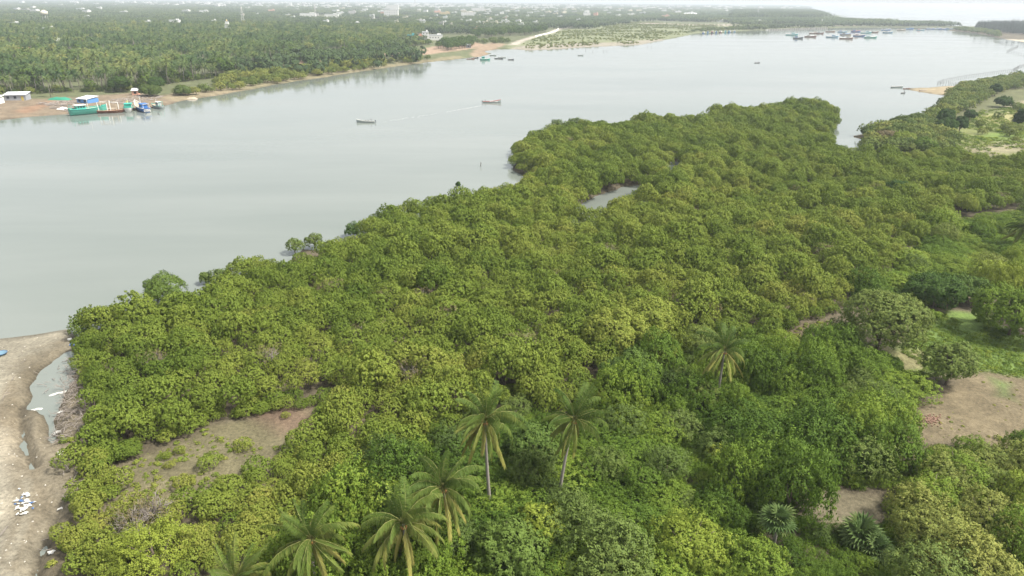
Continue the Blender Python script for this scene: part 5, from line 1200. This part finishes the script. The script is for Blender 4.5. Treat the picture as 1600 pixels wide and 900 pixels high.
# ------------------------------------------------------------------ boats
PA = {k: plain('boat_' + k, c_, 0.5, 0.22, 1.2) for k, c_ in {'teal': (0.04, 0.34, 0.27), 'aqua': (0.10, 0.42, 0.45), 'blue': (0.03, 0.14, 0.42), 'sky': (0.16, 0.36, 0.52), 'brown': (0.22, 0.09, 0.055), 'rust': (0.30, 0.16, 0.10), 'white': (0.68, 0.67, 0.63), 'grey': (0.34, 0.38, 0.37), 'dark': (0.04, 0.05, 0.07), 'wood': (0.42, 0.34, 0.25), 'yellow': (0.65, 0.45, 0.04), 'red': (0.40, 0.05, 0.04), 'sea': (0.10, 0.40, 0.32)}.items()}
def hull_parts(L, B, D, bow, full=0.75, inset=0.3, n=13):
    """outer skin, deck and gunwale of a wooden boat; +X is the bow, z = 0 the waterline"""
    ss = np.linspace(0, 1, n); V, F = [], []
    hb = B / 2 * np.where(ss < 0.45, full + (1 - full) * np.sin(ss / 0.45 * math.pi / 2), np.cos(np.clip((ss - 0.45) / 0.55, 0, 1) * math.pi / 2) ** 0.7); hb[-1] = 0.03
    sh = D * (1 + 0.18 * (1 - ss) ** 2 + bow * ss ** 3); kl = -0.5 + np.where(ss > 0.85, (ss - 0.85) / 0.15 * (0.5 + D * 0.3), 0)
    xs = (ss - 0.5) * L + np.where(ss > 0.8, (ss - 0.8) * L * 0.15, 0)
    for i in range(n):
        y, z, k_ = hb[i], sh[i], kl[i]; f = 0.72
        V += [(xs[i], -y, z), (xs[i], -y * f, k_ + (z - k_) * 0.3), (xs[i], 0, k_), (xs[i], y * f, k_ + (z - k_) * 0.3), (xs[i], y, z)]
    for i in range(n - 1):
        for j in range(4): F.append((5 * i + j, 5 * (i + 1) + j, 5 * (i + 1) + j + 1, 5 * i + j + 1))
    F.append((0, 1, 2, 3, 4))
    hull = MB().add(V, F)
    DV = [];
    for i in range(n): DV += [(xs[i], -hb[i] * 0.97, sh[i] - inset), (xs[i], hb[i] * 0.97, sh[i] - inset)]
    deck = MB().add(DV, [(2 * i, 2 * i + 2, 2 * i + 3, 2 * i + 1) for i in range(n - 1)])
    rail = MB().tube([(xs[i], -hb[i], sh[i]) for i in range(n)] + [(xs[i], hb[i], sh[i]) for i in range(n - 1, -1, -1)], 0.035 * B, 4)
    return hull, deck, rail, xs, sh, hb
BOATM = {}
def trawler(px_, py_, L, rz, hullc, railc, housec, roofc, label, group=None, style='aft', B=None, D=1.7, bow=0.9, boom=True, name='fishing_trawler'):
    key = (round(L), hullc, railc, round(D, 1), round(bow, 1), B)
    if key not in BOATM:
        h_, d_, r_, xs, sh, hb = hull_parts(L, B or L * 0.29, D, bow)
        BOATM[key] = (h_.mesh('hull_mesh', PA[hullc], True), d_.mesh('deck_mesh', PA['wood']), r_.mesh('rail_mesh', PA[railc]))
    hm, dm, rm = BOATM[key]; B = B or L * 0.29
    p_ = P(px_, py_, 0.0)
    r_ = root(name, (p_[0], p_[1], 0.0), rz, label, 'boat', group)
    link('hull', hm, r_); link('deck', dm, r_); link('gunwale', rm, r_)
    x0 = -L * 0.2 if style == 'aft' else L * 0.12
    cl, cw, chh = L * 0.24, B * 0.62, 2.3
    zd = D - 0.3
    wh = MB().box((x0, 0, zd + chh / 2), (cl, cw, chh)).build('wheelhouse', PA[housec], r_)
    wm = MB().box((0, 0, 0), (cl * 0.2, 0.08, 0.7)).mesh('window_mesh', M['pane'])
    for i in range(3):
        for sy in (-1, 1): link('window', wm, wh, (x0 + cl * (i - 1) * 0.3, sy * (cw / 2 + 0.02), zd + chh * 0.68))
    MB().box((x0, 0, zd + chh + 0.1), (cl * 1.25, cw * 1.2, 0.2)).build('wheelhouse_roof', PA[roofc], r_)
    MB().tube([(x0 + cl * 0.9, 0, zd - 0.1), (x0 + cl * 0.9, 0, zd + L * 0.36)], [0.14, 0.07], 5).build('mast', PA['white'], r_)
    if boom: MB().tube([(x0 + cl * 0.9, 0, zd + L * 0.2), (x0 + cl * 2.2, 0.2, zd + L * 0.27)], 0.07, 4).build('boom', PA['wood'], r_)
    for sy in (-1, 1): MB().tube([(-L * 0.46, sy * B * 0.3, zd - 0.1), (-L * 0.46, sy * B * 0.3, zd + 2.6)], 0.09, 4).build('gallows_post', PA[railc], r_)
    MB().tube([(-L * 0.46, -B * 0.32, zd + 2.6), (-L * 0.46, B * 0.32, zd + 2.6)], 0.09, 4).build('gallows_beam', PA[railc], r_)
    return r_
FL = 'trawlers anchored in the harbour mouth'
FLEET = [(1237, 55, 21, 'aqua', 'white', 'aqua', 'aqua', 'aqua trawler with high deckhouse at the near left of the fleet'), (1247, 60.5, 16, 'dark', 'grey', 'blue', 'grey', 'small dark trawler lying alone below the aqua one'), (1266, 58, 19, 'brown', 'white', 'white', 'grey', 'brown hulled trawler right of the small dark one'),
         (1272, 52.5, 18, 'rust', 'white', 'wood', 'wood', 'rust coloured trawler between the aqua boat and the fleet'), (1281, 53, 14, 'brown', 'grey', 'grey', 'grey', 'short brown trawler touching the rust coloured one'), (1297, 50, 18, 'rust', 'white', 'grey', 'white', 'rust trawler in the back row with an empty deck'),
         (1300, 58.5, 20, 'sky', 'white', 'sky', 'sky', 'sky blue trawler in the front row of the fleet'), (1316, 50.5, 19, 'sky', 'white', 'blue', 'white', 'sky blue trawler in the back row beside the rust one'), (1321, 55, 19, 'wood', 'blue', 'wood', 'grey', 'tan trawler with blue rail in the middle of the fleet'),
         (1322, 61, 21, 'brown', 'white', 'grey', 'wood', 'dark brown trawler foremost in the fleet'), (1337, 50, 19, 'blue', 'red', 'blue', 'sky', 'blue trawler with red rail in the back row'), (1342, 57, 20, 'blue', 'wood', 'brown', 'white', 'blue trawler with brown wheelhouse in the middle'),
         (1353, 52, 20, 'aqua', 'white', 'aqua', 'sky', 'aqua trawler in the crowded right half of the fleet'), (1360, 59.3, 21, 'sea', 'white', 'aqua', 'white', 'sea green trawler at the near right of the fleet'), (1365, 51, 17, 'rust', 'white', 'grey', 'grey', 'rust trawler closing the right end of the crowded fleet'),
         (1384, 47.4, 19, 'blue', 'white', 'sky', 'white', 'blue trawler apart from the fleet in the far row'), (1387, 51.6, 19, 'sky', 'white', 'white', 'sky', 'sky blue trawler just in front of the blue one apart'), (1408, 47.6, 18, 'wood', 'white', 'wood', 'grey', 'tan trawler alone in the far row'),
         (1421, 46, 17, 'blue', 'sky', 'blue', 'blue', 'deep blue trawler close to the sand bar'), (1438, 47.6, 18, 'sky', 'white', 'red', 'white', 'sky blue trawler with red wheelhouse near the point'),
         (1453, 46, 17, 'blue', 'white', 'sky', 'white', 'first blue trawler of the tight row near the point'), (1463, 46, 17, 'sky', 'white', 'blue', 'sky', 'second trawler of the tight row near the point'), (1472, 46.3, 17, 'blue', 'white', 'blue', 'white', 'third trawler of the tight row near the point'), (1482, 46.3, 16, 'sky', 'grey', 'blue', 'blue', 'last trawler of the tight row near the point')]
for i, (a, b_, L_, hc, rc, wc, fc, lb) in enumerate(FLEET):
    trawler(a, b_, L_, 0.12 * math.sin(i * 2.1) - 0.05 + (0.0), hc, rc, wc, fc, lb, FL, 'aft' if i % 3 else 'fore', bow=1.0)
for i, (a, b_, hc, wc, lb) in enumerate([(1099, 52.4, 'blue', 'white', 'blue trawler at the left end of the moored cluster'), (1106, 52.0, 'sky', 'blue', 'sky blue trawler second in the moored cluster'), (1113, 51.8, 'dark', 'red', 'dark trawler with red house in the moored cluster'), (1119, 51.4, 'blue', 'sky', 'blue trawler in the middle of the moored cluster'),
                                          (1126, 51.2, 'brown', 'white', 'brown trawler in the moored cluster'), (1133, 50.8, 'aqua', 'aqua', 'aqua trawler in the moored cluster'), (1140, 50.6, 'blue', 'aqua', 'blue trawler with aqua house in the moored cluster'), (1147, 50.2, 'sky', 'white', 'sky blue trawler at the right end of the moored cluster')]):
    trawler(a, b_, 15, 1.2 + 0.3 * math.sin(i * 3), hc, 'white', wc, 'sky' if i % 2 else 'white', lb, 'trawlers moored side by side at the grassy flat')
# boats on the landing, bows to the shore
trawler(139, 178, 17, 0.85, 'sea', 'teal', 'teal', 'white', 'teal trawler with white wheelhouse roof moored at the landing', None, 'aft', 5.8, 2.7, 0.4, False)
tw = trawler(222, 173, 17, 2.35, 'blue', 'white', 'blue', 'blue', 'blue boat with tall raked bow and white stern at the landing', None, 'aft', 4.8, 1.9, 1.5, False)
MB().box((-8.45, 0, 1.1), (0.1, 3.2, 1.4)).build('transom_board', PA['white'], tw)
tw = trawler(202, 173, 13, 2.0, 'white', 'teal', 'teal', 'teal', 'white boat with teal canopy beside the blue boat', None, 'aft', 4.6, 1.9, 0.6, False)
MB().tube([(4, 0, 1.5), (4, 0, 5)], 0.06, 4).build('flag_pole', PA['wood'], tw); MB().add([(4, 0, 3.4), (4, 0, 5), (4.1, 1.1, 4.1), (4.05, 0.05, 3.4), (4.05, 0.05, 5), (4.15, 1.1, 4.1)], [(0, 1, 2), (5, 4, 3), (0, 2, 5, 3), (2, 1, 4, 5)]).build('pennant', PA['yellow'], tw)
MB().box((0.5, 0, 3.6), (7, 3.6, 0.18), 0, 0.9).build('canopy', PA['teal'], tw)
for sx in (-2.6, 0.4, 3.6):
    for sy in (-1.6, 1.6): MB().tube([(sx, sy, 1.2), (sx, sy, 3.55)], 0.06, 4).build('canopy_post', PA['white'], tw)
trawler(246, 169, 10, 2.5, 'grey', 'sea', 'grey', 'white', 'small grey-green boat at the end of the landing row', None, 'aft', 3.2, 1.4, 0.6, False)
# brown barge with pale timber posts
h_, d_, r_, xs, sh, hb = hull_parts(12, 5.2, 1.2, 0.3, 0.9)
p_ = P(174, 176); bg = root('timber_barge', (*p_, 0), 0.25, 'rusty brown barge with pale upright timbers under repair', 'boat')
h_.build('hull', PA['brown'], bg, True); d_.build('deck', PA['wood'], bg); r_.build('gunwale', PA['rust'], bg)
for i, (sx, sy, hh_) in enumerate([(-5, -1.8, 5.5), (-5, 1.8, 5.8), (-1, -1.9, 5.2), (-0.4, 1.8, 6.0), (0.4, -1.7, 6.2), (3.2, -1.6, 4.6), (3.4, 1.6, 5.0)]): MB().tube([(sx, sy, 0.7), (sx - 0.4 * (i == 0), sy, hh_)], 0.22, 5).build('post', PA['white'] if i % 2 == 0 else PA['wood'], bg)
MB().tube([(-5, 1.8, 5.3), (3.4, 1.6, 4.9)], 0.15, 5).build('beam', PA['white'], bg); MB().tube([(-5.3, -1.8, 5.2), (0.4, -1.7, 5.6)], 0.15, 5).build('beam', PA['wood'], bg); MB().box((0.8, 0, 1.6), (4, 2.6, 1.2)).build('hold', PA['wood'], bg)
# nets, scrap timber on the landing
def heap(name, px_, py_, w_, d_, h, mat, label, cat, seed):
    rs = np.random.default_rng(seed); nx, ny = 11, 8; V, F = [], []; p_ = P(px_, py_, 0.7)
    for j in range(ny):
        for i in range(nx):
            u, v = 2 * i / (nx - 1) - 1, 2 * j / (ny - 1) - 1; k = max(0, 1 - u * u) * max(0, 1 - v * v)
            V.append((u * w_ / 2 * rs.uniform(0.93, 1.07), v * d_ / 2 * rs.uniform(0.93, 1.07), h * k ** 0.6 * rs.uniform(0.55, 1.1) - 0.05))
    for j in range(ny - 1):
        for i in range(nx - 1): F.append((j * nx + i, j * nx + i + 1, (j + 1) * nx + i + 1, (j + 1) * nx + i))
    tag(MB().add(V, F).build(name, mat, None, True, (*p_, float(zat([p_])[0]))), label, cat)
heap('net_heap', 94, 157, 12, 5, 1.7, RF['green'], 'heap of green fishing net on the landing', 'net', 1)
heap('sail_heap', 98, 171, 5, 3, 1.1, PA['white'], 'pale tarpaulin heap in front of the blue shed', 'tarpaulin', 2)
heap('sail_heap', 300, 153, 6, 3, 1.2, PA['wood'], 'tan tarpaulin heap on the sand near the bushes', 'tarpaulin', 3)
lm = MB().tube([(-1.6, 0, 0), (0, 0.1, 0.1), (1.6, 0, 0)], 0.14, 5).mesh('timber_mesh', M['deadwood'])
LOGP = proto_set('timber_proto', [lm])
lq = scatter(poly([(60, 164), (120, 160), (128, 172), (110, 178), (80, 172)]), 2.2, 0.5, 3); lq2 = scatter(poly([(155, 163), (215, 152), (260, 152), (240, 160), (190, 166)]), 2.6, 0.5, 4); lq = np.vstack([lq, lq2])
scatter_obj('scrap_timber', np.column_stack([lq, zat(lq) + 0.15]), LOGP, rng.uniform(0.5, 1.5, len(lq)), rng.uniform(0, 6.28, len(lq)), np.full(len(lq), 0.5), 'scrap timber strewn over the boat landing')

# ------------------------------------------------------------------ people (one continuous skinned body each)
M['skin'] = plain('clothed_figure', (0.06, 0.05, 0.05), 0.8, 0.5, 3)
def person_mesh(name, pose):
    if pose == 'stand':
        v = [(0, 0, 0.95), (0, 0, 1.2), (0, 0, 1.45), (0, 0, 1.55), (0, 0.02, 1.68), (0.09, 0, 0.9), (0.11, 0.02, 0.5), (0.12, 0, 0.06), (0.12, 0.12, 0.03), (-0.09, 0, 0.9), (-0.11, -0.02, 0.5), (-0.12, 0, 0.06), (-0.12, 0.12, 0.03), (0.2, 0, 1.42), (0.3, 0.02, 1.15), (0.3, 0.2, 0.95), (-0.2, 0, 1.42), (-0.32, 0.05, 1.15), (-0.3, 0.2, 0.98)]
    else:
        v = [(0, 0, 0.45), (0, 0.03, 0.7), (0, 0.05, 0.95), (0, 0.06, 1.05), (0, 0.08, 1.18), (0.1, 0.08, 0.44), (0.14, 0.45, 0.5), (0.14, 0.45, 0.06), (0.14, 0.57, 0.04), (-0.1, 0.08, 0.44), (-0.14, 0.45, 0.5), (-0.14, 0.45, 0.06), (-0.14, 0.57, 0.04), (0.2, 0.05, 0.92), (0.28, 0.15, 0.68), (0.2, 0.4, 0.6), (-0.2, 0.05, 0.92), (-0.28, 0.15, 0.68), (-0.2, 0.4, 0.6)]
    e = [(0, 1), (1, 2), (2, 3), (3, 4), (0, 5), (5, 6), (6, 7), (7, 8), (0, 9), (9, 10), (10, 11), (11, 12), (2, 13), (13, 14), (14, 15), (2, 16), (16, 17), (17, 18)]
    rad_ = [0.15, 0.14, 0.15, 0.06, 0.105, 0.1, 0.075, 0.05, 0.04, 0.1, 0.075, 0.05, 0.04, 0.065, 0.05, 0.035, 0.065, 0.05, 0.035]
    me_ = bpy.data.meshes.new(name); me_.from_pydata(v, e, []); me_.update()
    ob = bpy.data.objects.new(name, me_); COL.objects.link(ob)
    md = ob.modifiers.new('s', 'SKIN'); sv = me_.skin_vertices[0].data
    for i, q_ in enumerate(sv): q_.radius = (rad_[i], rad_[i]); q_.use_root = i == 0
    ob.modifiers.new('b', 'SUBSURF').levels = 1
    dg = bpy.context.evaluated_depsgraph_get(); out = bpy.data.meshes.new_from_object(ob.evaluated_get(dg)); out.name = name
    bpy.data.objects.remove(ob); out.materials.clear(); out.materials.append(M['skin'])
    out.polygons.foreach_set('use_smooth', [True] * len(out.polygons)); return out
PM = {k: person_mesh('person_' + k, k) for k in ('stand', 'sit')}
def person(loc, pose, rz, label): tag(link('person', PM[pose], None, loc, rz), label, 'person', 'people on the river')
def canoe(px_, py_, L, rz, hullc, label, D=0.75, bow=1.0, motor=False, group='open boats on the river', name='open_boat', railc='white'):
    h_, d_, r_, xs, sh, hb = hull_parts(L, L * 0.165, D, bow, 0.55, D * 0.55)
    p_ = P(px_, py_, 0); r0 = root(name, (*p_, 0), rz, label, 'boat', group)
    h_.build('hull', PA[hullc], r0, True); d_.build('floor', PA['wood'], r0); r_.build('gunwale', PA[railc], r0)
    for i in range(3): MB().box((-L * 0.25 + i * L * 0.2, 0, D * 0.82), (0.3, L * 0.17, 0.06)).build('thwart', PA['wood'], r0)
    if motor: MB().box((-L * 0.52, 0, D + 0.35), (0.4, 0.4, 0.6), 0, 0.8).tube([(-L * 0.53, 0, -0.4), (-L * 0.53, 0, D + 0.2)], 0.09, 5).build('outboard_motor', PA['dark'], r0)
    return r0, p_
def on_boat(p_, rz, dx, dz, pose, lb, prz=0.0): person((p_[0] + dx * math.cos(rz), p_[1] + dx * math.sin(rz), dz), pose, prz, lb)
r0, p_ = canoe(572, 191.5, 9.0, math.pi - 0.1, 'grey', 'grey-green open boat with outboard motor heading upriver', 0.65, 1.4, True)
on_boat(p_, math.pi - 0.1, -2.6, 0.4, 'stand', 'person standing at the stern of the grey-green boat', 1.6); on_boat(p_, math.pi - 0.1, 0.1, 0.2, 'sit', 'person sitting amidships in the grey-green boat', 1.6); on_boat(p_, math.pi - 0.1, -1.2, 0.2, 'sit', 'person sitting close to the stern in the grey-green boat', 1.4)
r0, p_ = canoe(768, 160.5, 10.5, 0.12, 'grey', 'white open boat with piled nets leaving a wake', 0.7, 1.6, True, railc='red')
on_boat(p_, 0.12, -3.6, 0.4, 'stand', 'person standing at the stern of the white boat', -1.5)
nm = np.random.default_rng(3); V = []; F = []
for j in range(5):
    for i in range(9): V.append((-1 + 4.6 * i / 8, (j - 2) * 0.38, 0.55 + (0.5 * (1 - ((j - 2) / 2.3) ** 2)) * nm.uniform(0.6, 1.1)))
for j in range(4):
    for i in range(8): F.append((9 * j + i, 9 * j + i + 1, 9 * j + i + 10, 9 * j + i + 9))
MB().add(V, F).build('net_pile', PA['white'], r0, True)
r0, p_ = canoe(1183, 98.5, 6.0, 0.3, 'dark', 'small dark canoe carrying two people in mid river', 0.5, 0.6)
on_boat(p_, 0.3, -1.6, 0.1, 'sit', 'person sitting at the back of the mid-river canoe', 1.4); on_boat(p_, 0.3, 1.6, 0.2, 'stand', 'person standing in the bow of the mid-river canoe', 1.4)
canoe(1401, 136.8, 8.5, 0.05, 'grey', 'empty grey boat moored off the sand spit', 0.7, 0.8); canoe(1416, 139, 4.5, 0.1, 'brown', 'tiny brown boat at the tip of the sand spit', 0.5, 0.6)
r0, p_ = canoe(1411, 145.8, 4.5, 0.5, 'dark', 'short dark canoe below the sand spit', 0.5, 0.6); on_boat(p_, 0.5, 1.0, 0.2, 'stand', 'person standing in the short dark canoe', 1.5)
canoe(1442, 142.5, 6, 0.2, 'brown', 'brown boat pulled up on the sand spit', 0.6, 0.6)
for (a, b_, L_, rz_, hc, lb) in [(735, 92.5, 8, 0.1, 'brown', 'brown boat at the left of the orange landing'), (742, 91, 7, 0.2, 'dark', 'dark boat behind the brown one at the orange landing'), (770, 87, 7, 0.1, 'grey', 'grey boat in the inlet by the orange landing'), (779, 92, 9, -0.3, 'dark', 'dark boat off the orange landing'), (784, 90.5, 8, 0.2, 'grey', 'grey boat behind the dark one off the landing'),
                            (798, 93.6, 6, 0.1, 'dark', 'low dark canoe apart from the landing boats'), (907, 87, 6, 0.1, 'grey', 'low grey canoe near the wading stakes')]: canoe(a, b_, L_, rz_, hc, lb, 0.7, 0.8)
trawler(758, 94, 10, 0.4, 'teal', 'white', 'teal', 'teal', 'small teal boat with teal roof off the orange landing', None, 'aft', 3.4, 1.2, 0.7, False)
# foam of the wake
mb = MB(); wr = np.random.default_rng(12)
A_, B_ = P(758, 164), P(600, 190)
for i in range(75):
    u = wr.random() ** 0.8; q_ = A_ + (B_ - A_) * u + np.array([wr.normal(0, 0.4), wr.normal(0, 0.35 + 2.2 * u) - 9 * u * (1 - u)]); l_ = wr.uniform(0.3, 1.8); a_ = math.atan2(*(B_ - A_)[::-1]) + wr.normal(0, 0.12)
    w_ = wr.uniform(0.05, 0.16) * (1.3 - u); dx, dy = math.cos(a_) * l_, math.sin(a_) * l_; nx, ny = -math.sin(a_) * w_, math.cos(a_) * w_
    mb.add([(q_[0] - dx, q_[1] - dy, 0.01), (q_[0] - nx, q_[1] - ny, 0.03), (q_[0] + dx, q_[1] + dy, 0.01), (q_[0] + nx, q_[1] + ny, 0.03)], [(3, 2, 1, 0)])
tag(mb.build('wake_foam', PA['white']), 'thin broken foam trailing behind the white open boat', 'foam', None, 'stuff')
# ------------------------------------------------------------------ stake fences in the water
M['stake'] = plain('stake_wood', (0.13, 0.12, 0.105), 0.9, 0.3, 3)
def stake_fence(pts, n_, label, h=2.0, rail=True):
    a = np.array([P(*q_) for q_ in pts]); cum = np.concatenate([[0], np.cumsum(np.linalg.norm(np.diff(a, axis=0), axis=1))]); r_ = root('stake_fence', (*a[0], 0), 0, label, 'fence'); rs = np.random.default_rng(n_)
    sm = [MB().tube([(0, 0, -0.8), (0.05, 0, h * 0.5), (rs.normal(0, 0.12), 0, h * rs.uniform(0.85, 1.15))], [0.13, 0.12, 0.08], 5).mesh('stake_mesh', M['stake']) for _ in range(4)]
    tp = []
    for i in range(n_):
        t = cum[-1] * i / (n_ - 1); q_ = np.array([np.interp(t, cum, a[:, 0]), np.interp(t, cum, a[:, 1])]) - a[0]
        link('stake', sm[i % 4], r_, (q_[0], q_[1], 0), rs.uniform(0, 6)); tp.append((q_[0], q_[1], h * 0.55 + rs.normal(0, 0.05)))
    if rail: MB().tube(tp, 0.06, 4).build('rail', M['stake'], r_)
stake_fence([(1465, 130.5), (1475, 127), (1490, 123.8), (1510, 120), (1540, 116), (1582, 110.5), (1592, 105), (1615, 98)], 64, 'long curved stake fence in the shallows off the bushy bank')
stake_fence([(1465, 131), (1482, 132), (1500, 131)], 12, 'short line of stakes beside the long curved fence', 1.6, False)
stake_fence([(1572, 59), (1552, 64), (1568, 69), (1591, 73), (1573, 81), (1600, 86), (1625, 90)], 70, 'zigzag stake fence in the far shallows by the point', 2.2)
def stake(px_, py_, h, lb):
    tag(MB().tube([(0, 0, -0.8), (0.06, 0, h * 0.5), (0.1, 0.05, h)], [0.16, 0.14, 0.09], 5).tube([(0.03, 0, h * 0.55), (0.4, 0.1, h * 0.8)], 0.05, 4).build('mooring_stake', M['stake'], None, False, P3(px_, py_, 0)), lb, 'stake', 'stakes standing in the river')
stake(751, 260, 1.6, 'single short stake in the river off the mangrove corner')
for i, a in enumerate((915, 926, 943, 948, 1012, 1018, 1047, 1055)): stake(a, (79, 81, 81, 80.5, 74, 74, 73.5, 72)[i], 2.0, 'stake standing in the shallows off the grassy flat')
# pale fence beside the footpath
fa = [P(1470, 206, 0.8), P(1478, 214, 0.8), P(1486, 224, 0.8), P(1492, 232, 0.8)]; fr_ = root('pale_fence', (*fa[0], float(zat([fa[0]])[0])), 0, 'pale blue-grey fence beside the footpath', 'fence')
M['fence'] = plain('fence_paint', (0.42, 0.50, 0.52), 0.7, 0.2, 1)
pmh = MB().tube([(0, 0, -0.3), (0, 0, 1.9)], 0.07, 5).mesh('post_mesh', M['fence']); ps = MB().box((0, 0, 0), (1, 0.05, 1.5)).mesh('panel_mesh', M['fence'])
for i in range(3):
    for j in range(4):
        q0 = fa[i] + (fa[i + 1] - fa[i]) * j / 4 - fa[0]; q1 = fa[i] + (fa[i + 1] - fa[i]) * (j + 1) / 4 - fa[0]; d_ = q1 - q0
        link('post', pmh, fr_, (*q0, 0)); link('panel', ps, fr_, (*((q0 + q1) / 2), 0.95), math.atan2(d_[1], d_[0]), (float(np.linalg.norm(d_)) * 0.94, 1, 1))
# ------------------------------------------------------------------ the hazy air
hz = MB().box((0, 11700, 28.5), (46000, 24600, 63.0)).build('haze')
m = bpy.data.materials.new('haze'); m.use_nodes = True
n = m.node_tree.nodes; l = m.node_tree.links; n.clear()
pv = n.new('ShaderNodeVolumePrincipled'); oo = n.new('ShaderNodeOutputMaterial')
pv.inputs['Color'].default_value = (0.87, 0.94, 1.0, 1)
pv.inputs['Density'].default_value = 0.00016
pv.inputs['Anisotropy'].default_value = 0.2
l.new(pv.outputs[0], oo.inputs['Volume'])
hz.data.materials.append(m)
tag(hz, 'thin pale haze over the river and the far plain', None, None, 'stuff')
